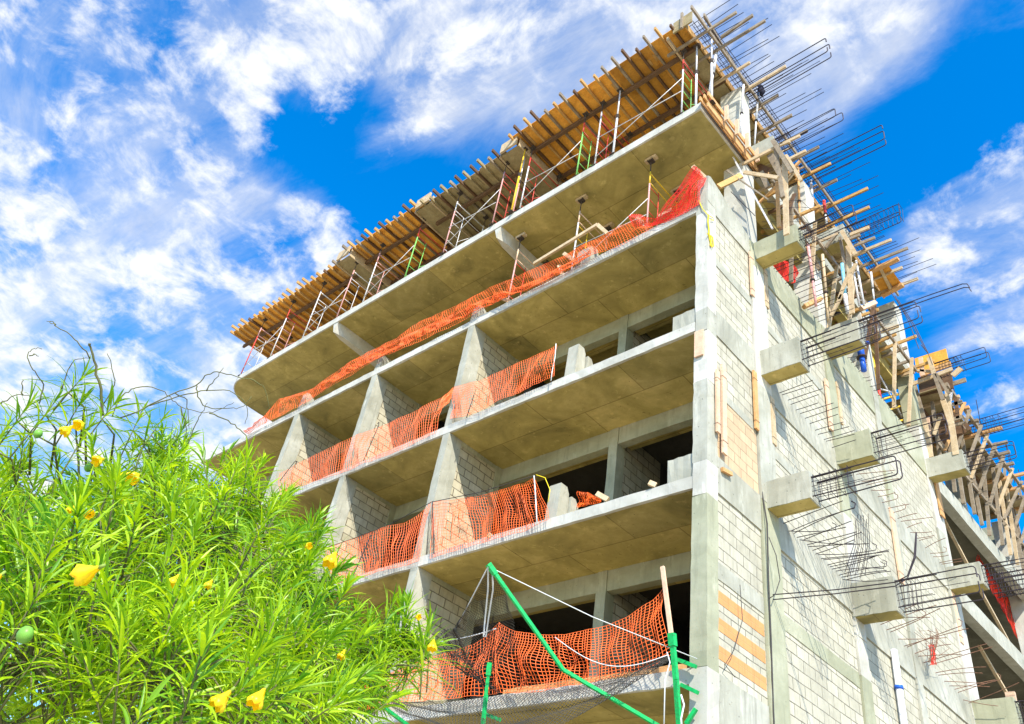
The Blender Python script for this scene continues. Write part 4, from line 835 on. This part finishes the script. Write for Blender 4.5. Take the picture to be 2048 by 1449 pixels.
net('tall orange net of the right second floor balcony, its end hooked on a rope', Y([(1068, 955), (1050, 966), (1010, 978), (960, 992), (910, 1000), (866, 1004)]), Y([(1096, 1040), (1050, 1062), (1000, 1076), (950, 1090), (900, 1104), (858, 1118)]), 62, 17, 8, fold=.08, r=.0075)
net('orange net of the left second floor balcony behind the yellow flower', Y([(862, 1004), (842, 1028), (810, 1046), (776, 1052), (740, 1066), (680, 1088), (650, 1098)]), Y([(836, 1122), (800, 1134), (760, 1142), (720, 1156), (690, 1164), (672, 1168)]), 48, 15, 9, fold=.07, r=.0075)
net('crumpled orange net piece lying behind the second floor stub wall', Y([(1155, 984), (1175, 985), (1198, 998)], 10.5), Y([(1152, 1016), (1175, 1012), (1200, 1005)], 10.5), 16, 9, 10, fold=.12, r=.010)
net('wide orange net of the first floor balcony stretched up to the timber post', Y([(1328, 1178), (1300, 1205), (1255, 1235), (1200, 1255), (1130, 1270), (1080, 1270), (1030, 1264), (998, 1246)], 9.75), Y([(1338, 1310), (1310, 1330), (1250, 1348), (1190, 1364), (1130, 1372), (1080, 1382), (1030, 1385), (985, 1388)], 9.75), 56, 19, 11, fold=.12, r=.008, rz=.0065)
net('orange net of the left first floor balcony running into the shrub', Y([(998, 1246), (975, 1270), (950, 1288), (900, 1305), (860, 1315), (800, 1340), (740, 1360)], 9.75), Y([(990, 1388), (950, 1392), (900, 1398), (860, 1400), (800, 1408), (750, 1415), (700, 1430)], 9.75), 50, 17, 12, fold=.10, r=.008, rz=.0065)
net('bright red net hanging in the opening behind the nearest high beam', [onx(u, v, -6.4) for u, v in ((1536, 512), (1560, 516), (1586, 530), (1600, 545))], [onx(u, v, -6.4) for u, v in ((1546, 535), (1562, 552), (1578, 566), (1588, 566))], 24, 14, 13, m='netred', fold=.06, r=.016, rz=.016, group='red nets on the side of the building')
net('red net closing the upper open floor of the far wing', [onx(u, v, -6.8) for u, v in ((1938, 1085), (1975, 1140), (2010, 1190), (2050, 1245))], [onx(u, v, -6.8) for u, v in ((1955, 1135), (1990, 1190), (2020, 1245), (2050, 1305))], 60, 9, 14, m='netred', fold=.1, r=.014, group='red nets on the side of the building')

# ================================================================ ropes, posts and small things on the balconies
def rope(label, pts, r, m='rope', cat='rope', name='rope', sub=0):
    o = MB().tube(pts, r, 6).build(name, m, None, True); return tag(o, label, cat)
def sag(a, b, s, n=10): return [a.lerp(b, k / n) + Vector((0, 0, -s * math.sin(math.pi * k / n))) for k in range(n + 1)]
rope('white rope hanging down the loose end of the second floor net', [ony(1068, 952, 9.86), ony(1070, 975, 9.86), ony(1072, 1010, 9.85), ony(1074, 1048, 9.84)], .012)
rope('thin pale wire hooping behind the second floor stub wall', [ony(1072, 950, 9.9), ony(1090, 956, 10), ony(1100, 980, 10), ony(1096, 1005, 10)], .008, 'yrope')
rope('white rope hanging down the end of the third floor net', [ony(1112, 688, 9.88), ony(1110, 715, 9.88), ony(1104, 745, 9.88), ony(1102, 762, 9.88)], .011)
rope('dark line stretched above the left second floor net from fin to fin', [ony(866, 1003, 9.88), ony(830, 1022, 9.9), ony(776, 1052, 9.9), ony(700, 1080, 9.9), ony(640, 1100, 9.9)], .008, 'wire')
rope('dark line holding up the right second floor net', [ony(866, 1004, 9.86), ony(960, 985, 9.86), ony(1068, 952, 9.86)], .008, 'wire')
for lb, a, b in (('right second floor net in front of the long fin', (865, 1004), (868, 1108)), ('left second floor net', (742, 1070), (706, 1152))):
    rope('thin dark bar keeping the %s upright' % lb, [ony(*a, 9.85), ony(*b, 9.85)], .010, 'rebar', 'rebar', 'net_stake')
rope('bent dark bar holding the middle third floor net', [ony(755, 848, 9.86), ony(758, 845, 9.86), ony(757, 852, 9.86), ony(727, 922, 9.86)], .010, 'rebar', 'rebar', 'net_stake')
rope('hooked dark bar holding the left third floor net', [ony(592, 930, 9.86), ony(594, 923, 9.86), ony(589, 924, 9.86), ony(560, 962, 9.86)], .010, 'rebar', 'rebar', 'net_stake')
rope('thin bar in the twisted net of the right third floor balcony', [ony(948, 790, 9.86), ony(933, 836, 9.86)], .010, 'rebar', 'rebar', 'net_stake')
plank('post', 'bare timber post holding up the right end of the first floor net', ony(1325, 1134, 9.7), ony(1343, 1275, 9.7), .06, .04, 'timberp', 'post')
pl = [('pale wood block lying on the fourth floor edge above the right fin', (1000, 595), (1020, 604)), ('crooked plank end on the fourth floor edge beside the stub wall', (1128, 508), (1158, 528)), ('two-piece timber bracket under the folded net on the fourth floor', (1118, 532), (1124, 550)),
      ('long pale plank leaning from the net up to the scaffold brace', (1068, 528), (1195, 450)), ('short plank joined to the end of the long leaning one', (1195, 450), (1215, 468)), ('bent white plank standing at the right of the fourth floor', (1274, 436), (1298, 458)), ('short pale board lying on the second floor edge by the dark opening', (1298, 966), (1312, 972)),
      ('short tan board behind the crumpled net on the second floor', (1194, 988), (1216, 1000)), ('small timber block at the second floor slab lip', (976, 1070), (984, 1075)), ('rough timber prop sliver at the end of the corner upstand', (1386, 334), (1412, 358)), ('board lying under the drooping red net', (1318, 434), (1345, 420))]
for lb, a, b in pl: plank('plank', lb, ony(*a, 9.96), ony(*b, 10.02), .06, .09, 'timber', 'plank', 'loose planks on the balcony edges')
t = MB().rough(-10.0, -6.5, 10.02, 10.4, 4.37, 4.46, .3, .01).build('edge_board', 'timbero'); tag(t, 'orange board lying along the right end of the first floor slab', 'board')
T = thing('hanging_board', (-6.3, 9.95, 10.5), 'pink board nailed on the corner column just under the third floor slab', 'board'); MB().box(-6.40, -6.22, 9.945, 9.975, 9.95, 10.55).build('board', 'timberp', T)

# ---- green outrigger poles with the black catch net
def outrigger(label, pts, w_, plates=True):
    T = thing('outrigger_pole', pts[-1], label, 'steel pole', 'green steel poles of the catch net')
    for k in range(len(pts) - 1): MB().beam(pts[k], pts[k + 1], w_, w_).build('pole_section', 'gpole', T)
    a, b = pts[0], pts[1]; d = (b - a).normalized()
    MB().beam(a - d * .03, a + d * .14, w_ * 1.45, w_ * 1.45).build('end_socket', 'gpole', T)
    return T
T1 = [ony(979, 1132, 7.3), ony(1126, 1340, 8.5), ony(1330, 1460, 9.9), ony(1372, 1483, 10.1)]
outrigger('long bent green pole reaching up and out across the first floor', T1, .046)
T2 = [ony(1344, 1272, 9.5), ony(1352, 1360, 9.6), ony(1360, 1470, 9.8)]
outrigger('upright green pole by the corner below the timber post', T2, .062)
T3 = [ony(979, 1330, 8.3), ony(972, 1390, 8.4), ony(964, 1470, 8.5)]
outrigger('short upright green pole seen through the black net', T3, .045)
T4 = [ony(734, 1350, 8.2), ony(775, 1421, 8.8), ony(830, 1462, 9.6)]
outrigger('bent green pole at the lower left half hidden by the shrub', T4, .05)
for lb, a, b, y in (('dark green bracket arm running back to the corner column', (1362, 1370), (1396, 1386), 9.9), ('white-green bracket bar below the upright pole top', (1350, 1318), (1392, 1334), 9.9), ('green diagonal strut at the foot of the corner column', (1372, 1449), (1392, 1418), 9.9), ('dark green stub behind the catch net', (968, 1428), (1000, 1440), 9.2)):
    plank('bracket_arm', lb, ony(*a, y), ony(*b, y), .05, .05, 'gpole', 'bracket', 'green brackets under the first floor')
tip = T1[0] + Vector((0, -.02, -.02))
rope('taut white rope from the tip of the long green pole to the corner', [tip, tip.lerp(ony(1394, 1318, 9.95), .5) + Vector((0, 0, -.06)), ony(1394, 1318, 9.95)], .0065)
rope('white rope sloping left from the pole tip to the black net', [tip, ony(942, 1200, 7.9), ony(916, 1250, 8.2)], .009)
rope('doubled white rope hanging straight down from the pole tip', [tip, ony(976, 1180, 7.6), ony(970, 1240, 7.9), ony(967, 1274, 8.0), ony(972, 1274, 8.0), ony(978, 1230, 7.9), ony(986, 1180, 7.6), ony(985, 1150, 7.4)], .011)
rope('white rope sagging across the wide first floor net', sag(ony(1110, 1275, 8.9), ony(1337, 1310, 9.5), .28, 14), .007)
rope('thin white line running left from the net peak into the shrub', sag(ony(992, 1258, 9.6), ony(880, 1284, 9.6), .03), .010)
rope('white rope ends dangling from the upright pole by the corner', [ony(1334, 1305, 9.5), ony(1340, 1325, 9.5), ony(1330, 1360, 9.5), ony(1328, 1449, 9.5)], .009)
rope('looped white rope tail beside the upright green pole', [ony(1362, 1390, 9.4), ony(1368, 1410, 9.4), ony(1362, 1438, 9.4), ony(1364, 1460, 9.4)], .012)
def gridnet(label, corners, nu, nv, sagz, r, seed):
    """black knotted net hung from four 3-D boundary polylines (Coons patch with sag)"""
    t, b, l, rr = corners; mb = MB(); P = []
    for i in range(nu + 1):
        u = i / nu; row = []
        for j in range(nv + 1):
            v = j / nv
            p = poly_at(t, u) * (1 - v) + poly_at(b, u) * v + poly_at(l, v) * (1 - u) + poly_at(rr, v) * u - (t[0] * (1 - u) * (1 - v) + t[-1] * u * (1 - v) + b[0] * (1 - u) * v + b[-1] * u * v)
            s = math.sin(math.pi * u) * math.sin(math.pi * v)
            row.append(p + Vector((0, noise.noise(Vector((u * 5, v * 4, seed))) * .10, -sagz * s + noise.noise(Vector((u * 6, v * 5, seed + 4))) * .05)))
        P.append(row)
    for i in range(nu): 
        for j in range(nv):
            pass
    for i in range(-nv, nu + 1):        # diamond mesh
        pl_ = [P[i + j][j] for j in range(nv + 1) if 0 <= i + j <= nu]
        if len(pl_) > 1: mb.tube(pl_, r, 3)
        pl_ = [P[i + nv - j][j] for j in range(nv + 1) if 0 <= i + nv - j <= nu]
        if len(pl_) > 1: mb.tube(pl_, r, 3)
    o = mb.build('catch_net', 'bnet'); tag(o, label, 'catch net', 'black catch nets on the green poles')
    return P
tl = ony(726, 1352, 8.3); tr = ony(1336, 1312, 9.5)
gridnet('wide black catch net sagging between the green poles below the orange nets', ([tl, ony(800, 1405, 8.6), ony(900, 1402, 8.8), ony(1000, 1392, 9.0), ony(1120, 1378, 9.2), ony(1230, 1352, 9.4), tr], [ony(735, 1370, 8.2), ony(800, 1430, 7.9), ony(900, 1462, 7.9), ony(1010, 1470, 8.0), ony(1120, 1445, 8.5), ony(1240, 1385, 9.1), ony(1338, 1318, 9.5)], [tl, ony(735, 1370, 8.2)], [tr, ony(1338, 1318, 9.5)]), 96, 12, .05, .0042, 3)
gridnet('triangular black net gathered up to the tip of the long green pole', ([ony(915, 1250, 8.2), ony(945, 1200, 7.8), tip], [ony(905, 1262, 8.3), ony(930, 1330, 8.8), ony(990, 1345, 9.3), ony(1040, 1290, 8.6)], [ony(915, 1250, 8.2), ony(905, 1262, 8.3)], [tip, ony(1010, 1190, 7.8), ony(1040, 1290, 8.6)]), 34, 26, .0, .0032, 8)
gridnet('black net bunched beside the dark end of the first floor fin', ([ony(880, 1262, 8.6), ony(908, 1256, 8.4)], [ony(930, 1350, 8.9), ony(1000, 1385, 9.0)], [ony(880, 1262, 8.6), ony(895, 1320, 8.7), ony(930, 1350, 8.9)], [ony(908, 1256, 8.4), ony(935, 1320, 8.7), ony(1000, 1385, 9.0)]), 16, 26, .0, .0036, 12)

# ================================================================ the yellow-flowered shrub in the foreground
def leaf_mat(name, ca, cb, trans):
    m, t, b = mat_base(name, 0.42); b.inputs['Specular IOR Level'].default_value = 0.5
    g = nd(t, 'ShaderNodeNewGeometry').outputs['Random Per Island']
    f = noise_(t, pos(t), 1.6, 4, .6)
    c = mixc(t, math_(t, 'ADD', math_(t, 'MULTIPLY', math_(t, 'POWER', g, 1.3), .60), math_(t, 'MULTIPLY', thresh(t, f, .3, .7), .45), None, True), ca, cb)
    t.links.new(c, b.inputs['Base Color'])
    tr = nd(t, 'ShaderNodeBsdfTranslucent'); t.links.new(mixc(t, 1.0, c, (1.5, 1.25, .5), 'MULTIPLY'), tr.inputs[0])
    ms = nd(t, 'ShaderNodeMixShader'); ms.inputs[0].default_value = trans
    o = t.nodes['Material Output']; t.links.new(b.outputs[0], ms.inputs[1]); t.links.new(tr.outputs[0], ms.inputs[2]); t.links.new(ms.outputs[0], o.inputs[0]); return m
M['leaf'] = leaf_mat('oleander_leaf', (0.02, 0.20, 0.010), (0.55, 0.75, 0.010), .42)
M['petal'] = leaf_mat('yellow_petal', (0.85, 0.62, 0.006), (0.88, 0.74, 0.01), .3)
M['bark'] = plain('shrub_bark', (0.13, 0.13, 0.05), .9, 0, .35)
M['stem'] = plain('green_stem', (0.22, 0.30, 0.05), .7, 0, .3)
M['fruit'] = plain('green_fruit', (0.16, 0.36, 0.05), .4, 0, .15)
SH = thing('oleander_shrub', (-2.6, 2.2, -1.6), 'dense bright green shrub with long narrow leaves and yellow trumpet flowers in the foreground', 'shrub')
rl = random.Random(21)
def leaf(mb, base, d, n, ln, wd, curl):
    """narrow lance-shaped leaf bending down towards its tip"""
    d = d.normalized(); side_ = d.cross(n)
    if side_.length < 1e-3: side_ = d.orthogonal()
    side_.normalize(); vs = []; p = Vector(base); K = 5; dd = d.copy()
    prof = (.25, .85, 1.0, .85, .5, .04)
    for k in range(K + 1):
        w2 = wd * prof[k] / 2; nn = side_.cross(dd).normalized()
        vs += [p - side_ * w2 + nn * w2 * .35, p, p + side_ * w2 + nn * w2 * .35]
        dd = (dd + Vector((0, 0, -curl * (.3 + .25 * k)))).normalized(); p = p + dd * ln / K
    fs = []
    for k in range(K):
        o = 3 * k; fs += [(o, o + 1, o + 4, o + 3), (o + 1, o + 2, o + 5, o + 4)]
    mb.add(vs, fs)
def whorl(mb, stems, tip_, ax, n, ln, wd, spread=1.0, droop=.16):
    ax = ax.normalized(); u = ax.orthogonal().normalized(); v = ax.cross(u); L_ = ln * rl.uniform(.7, 1.1)
    stems.tube([tip_ - ax * L_ * 1.3 + Vector((0, 0, -.02)), tip_ - ax * L_ * .6, tip_], .0028, 4, .0015)
    for k in range(n):
        t = k / n; an = k * 2.39996 + rl.uniform(-.25, .25); el = (.25 + 1.05 * (1 - t)) * spread + rl.uniform(-.15, .15)
        d = ax * math.cos(el) + (u * math.cos(an) + v * math.sin(an)) * math.sin(el)
        leaf(mb, tip_ - ax * L_ * (1 - t) * .9, d, ax, ln * rl.uniform(.6, 1.2) * (1 - .5 * t), wd * rl.uniform(.6, 1.3), droop * rl.uniform(.2, 2.2))
# crown clumps: centre (given by the direction it is seen in and its distance), radius, number of leaf whorls
clumps = [(60, 1330, 2.1, .34, 34), (330, 1380, 1.9, .34, 34), (560, 1400, 2.2, .30, 26), (190, 1180, 2.3, .36, 34), (430, 1230, 2.3, .36, 36), (610, 1290, 2.6, .30, 26),
          (760, 1290, 2.9, .20, 9), (820, 1262, 3.0, .13, 8), (680, 1400, 2.7, .22, 8), (40, 1080, 2.9, .38, 34), (260, 1060, 2.9, .38, 34), (470, 1090, 2.9, .38, 36), (560, 1180, 3.1, .30, 24),
          (70, 990, 3.6, .28, 14), (270, 960, 3.6, .30, 16), (400, 1000, 3.5, .30, 18), (500, 1020, 3.6, .28, 20), (600, 1110, 3.4, .24, 18), (360, 1180, 3.6, .6, 50), (100, 1200, 3.6, .6, 50), (560, 1340, 3.6, .42, 36), (250, 1400, 3.4, .6, 46),
          (350, 880, 3.9, .16, 4), (10, 930, 3.9, .18, 5), (680, 1440, 3.3, .18, 6)]
leaves = MB(); stems = MB(); wood_ = MB(); centre = far(330, 1500, 3.2)
root = Vector((centre.x, centre.y, -1.6)); tips = []
for (u, v, d, r, n) in clumps:
    c = far(u, v, d); up = Vector((0, 0, 1)); base = centre.lerp(c, .25)
    wood_.tube([root + Vector((rl.uniform(-.15, .15), rl.uniform(-.15, .15), 0)), base + Vector((rl.uniform(-.1, .1), rl.uniform(-.1, .1), -.1)), c.lerp(base, .4) + Vector((0, 0, .03)), c], .012, 6, .004)
    for k in range(int(n * 1.4)):
        o = Vector((rl.gauss(0, 1), rl.gauss(0, 1), rl.gauss(0, 1))).normalized() * r * .85 * rl.uniform(.2, 1.0) ** .5
        p = c + o; ax = (o.normalized() * .8 + up * .65 + Vector((rl.uniform(-.4, .4), rl.uniform(-.4, .4), rl.uniform(-.2, .3)))).normalized()
        wood_.tube([c + o * .1, c + o * .5 + Vector((0, 0, -.02)), p - ax * .12], .0028, 4, .0018)
        whorl(leaves, stems, p, ax, rl.randint(20, 30), rl.uniform(.11, .165), rl.uniform(.006, .0095)); tips.append(p)
# looser, sparse sprays at the top of the crown
for (u, v, d, n) in ((175, 745, 3.4, 34), (170, 790, 3.4, 30), (65, 800, 3.5, 34), (98, 820, 3.4, 26), (235, 800, 3.3, 26), (120, 790, 3.6, 16), (285, 820, 3.5, 20), (300, 845, 3.4, 18), (15, 850, 3.4, 24), (180, 850, 3.3, 24), (330, 830, 3.5, 16), (455, 905, 3.5, 20), (515, 935, 3.4, 22), (640, 1075, 3.1, 20), (670, 1105, 3.0, 22), (860, 1240, 2.9, 24), (840, 1290, 2.9, 26), (790, 1240, 2.9, 24), (740, 1230, 2.9, 22), (850, 1270, 2.8, 26), (770, 1320, 2.8, 26)):
    p = far(u, v, d); a = (Vector((rl.uniform(-.2, .2), rl.uniform(-.2, .2), 1))).normalized()
    whorl(leaves, stems, p, a, n, .165, .0075, 1.2, .14); sx_ = -130 if u > 600 else rl.uniform(-20, 30); wood_.tube([far(u + sx_, v + (80 if u > 600 else 150), d + .1), far(u + sx_ * .4, v + (60 if u > 600 else 70), d), p - a * .1], .005, 5, .0025)
wood_.add(stems.v, stems.f)
leaves.build('foliage', 'leaf', SH); wood_.build('branches', 'bark', SH, True)
# bare curling twigs against the sky
tw = [[(205, 830), (200, 780), (188, 720), (180, 690), (180, 692)], [(180, 716), (160, 690), (140, 670), (115, 655), (100, 645), (94, 643)], [(110, 652), (108, 645), (100, 642)], [(78, 810), (86, 770), (70, 745), (57, 720), (58, 705), (72, 697), (84, 698)], [(60, 712), (68, 708), (77, 713)],
      [(46, 790), (44, 770), (45, 760)], [(205, 810), (228, 770), (225, 740), (214, 707)], [(124, 780), (135, 740), (150, 722), (178, 717)], [(0, 808), (30, 793), (60, 792)],
      [(225, 835), (240, 800), (262, 780), (284, 774), (325, 782), (345, 800), (370, 817), (410, 826), (440, 818), (468, 805)], [(240, 838), (320, 800), (390, 770), (415, 750), (435, 745), (470, 752), (505, 760), (530, 780), (538, 820)], [(412, 782), (430, 760), (447, 736)],
      [(300, 812), (350, 795), (400, 783), (450, 780), (480, 795), (495, 820), (490, 848)], [(392, 772), (400, 800), (415, 815), (450, 816), (480, 816), (503, 793)], [(372, 898), (390, 850), (405, 825), (415, 806)], [(420, 826), (455, 842), (480, 860), (497, 885), (498, 910), (485, 918), (472, 910)],
      [(360, 815), (372, 850), (368, 880)], [(350, 787), (372, 800), (376, 830), (378, 856)], [(163, 1060), (162, 1000), (158, 940), (153, 880), (150, 840)], [(310, 1300), (280, 1120), (300, 1060)], [(355, 1140), (370, 1060), (362, 1000)]]
for k, t in enumerate(tw):
    d = 3.3 + .04 * (k % 5); r0 = .006 if k in (0, 18, 19, 20) else .0026
    pts = [far(u, v, d) for u, v in t]; sm = []
    for q in range(len(pts) - 1):       # smooth the twig
        p0 = pts[max(q - 1, 0)]; p1 = pts[q]; p2 = pts[q + 1]; p3 = pts[min(q + 2, len(pts) - 1)]
        for s in range(4):
            x = s / 4; sm.append(.5 * ((2 * p1) + (p2 - p0) * x + (2 * p0 - 5 * p1 + 4 * p2 - p3) * x * x + (3 * p1 - p0 - 3 * p2 + p3) * x ** 3))
    sm = [q_ + Vector((rl.uniform(-1, 1), rl.uniform(-1, 1), rl.uniform(-1, 1))) * .0035 for q_ in sm]; sm.append(pts[-1]); MB().tube(sm, r0, 5, r0 * .45).build('bare_twig', 'bark', SH, True)
# yellow trumpet flowers
def flower(u, v, d, size, ax):
    size *= .72
    c = far(u, v, d); ax = Vector(ax).normalized(); a = ax.orthogonal().normalized(); b = ax.cross(a); mb = MB(); K = 5
    for k in range(K):
        vs = []; an0 = 2 * math.pi * k / K
        for i, (t, rr) in enumerate(((0, .05), (.25, .12), (.5, .26), (.75, .42), (1.0, .50), (1.15, .40))):
            for j in range(5):
                an = an0 + (j - 2) / 4 * 2 * math.pi / K * 1.35 + t * .5; rj = rr * (1 - .10 * abs(j - 2) * (t > .7)) + .012 * j
                q = c + ax * size * (t - (.12 * abs(j - 2) if t > .9 else 0)) + (a * math.cos(an) + b * math.sin(an)) * size * rj; vs.append(q)
        mb.add(vs, [(5 * i + j, 5 * i + j + 1, 5 * i + j + 6, 5 * i + j + 5) for i in range(5) for j in range(4)])
    o = mb.build('flower', 'petal', SH, True); MB().tube([c - ax * size * .25, c + ax * size * .05], size * .07, 6, size * .10).build('calyx', 'stem', o, True)
for (u, v, d, s, ax) in ((200, 1135, 1.85, .060, (-.8, -.3, -.35)), (530, 1378, 1.75, .045, (0, -.4, -1)), (462, 1382, 1.8, .048, (-.2, -.5, -1)), (672, 1105, 2.5, .060, (.1, -.3, -1)), (146, 852, 3.0, .05, (0, -.4, -1)), (168, 848, 3.0, .05, (.4, -.4, -.5)), (208, 918, 3.0, .05, (.3, -.5, -.6)),
        (278, 950, 2.9, .06, (.4, -.4, -.6)), (250, 945, 3.0, .05, (-.1, -.4, -.8)), (3, 1150, 2.0, .05, (0, -.4, -1)), (358, 1150, 2.1, .035, (0, -.3, -1)), (155, 1010, 2.8, .04, (0, -.3, -1)), (268, 1006, 2.8, .035, (-.6, -.3, -.4)), (690, 1300, 2.6, .035, (0, -.3, -1)), (868, 1280, 2.75, .045, (.2, -.2, -1)), (180, 1030, 2.6, .04, (.8, -.3, -.3)), (240, 1003, 2.9, .04, (.8, -.3, .3)), (425, 1160, 2.0, .025, (0, -.3, -1)), (610, 1095, 2.6, .03, (.8, 0, 0)), (830, 1235, 2.8, .028, (.9, 0, -.1))):
    flower(u, v, d - .12, s, ax)
for (u, v, d) in ((76, 868, 3.2), (178, 935, 3.0), (355, 988, 3.0), (50, 1270, 1.8)):
    p = far(u, v, d); vs = []; fs = []      # round green fruit
    for i in range(7):
        for j in range(9): th = math.pi * i / 6; ph = 2 * math.pi * j / 9; vs.append(p + Vector((math.sin(th) * math.cos(ph) * .017, math.sin(th) * math.sin(ph) * .014, math.cos(th) * .016)))
    for i in range(6):
        for j in range(9): fs.append((9 * i + j, 9 * i + (j + 1) % 9, 9 * i + 9 + (j + 1) % 9, 9 * i + 9 + j))
    MB().add(vs, fs).build('fruit', 'fruit', SH, True)
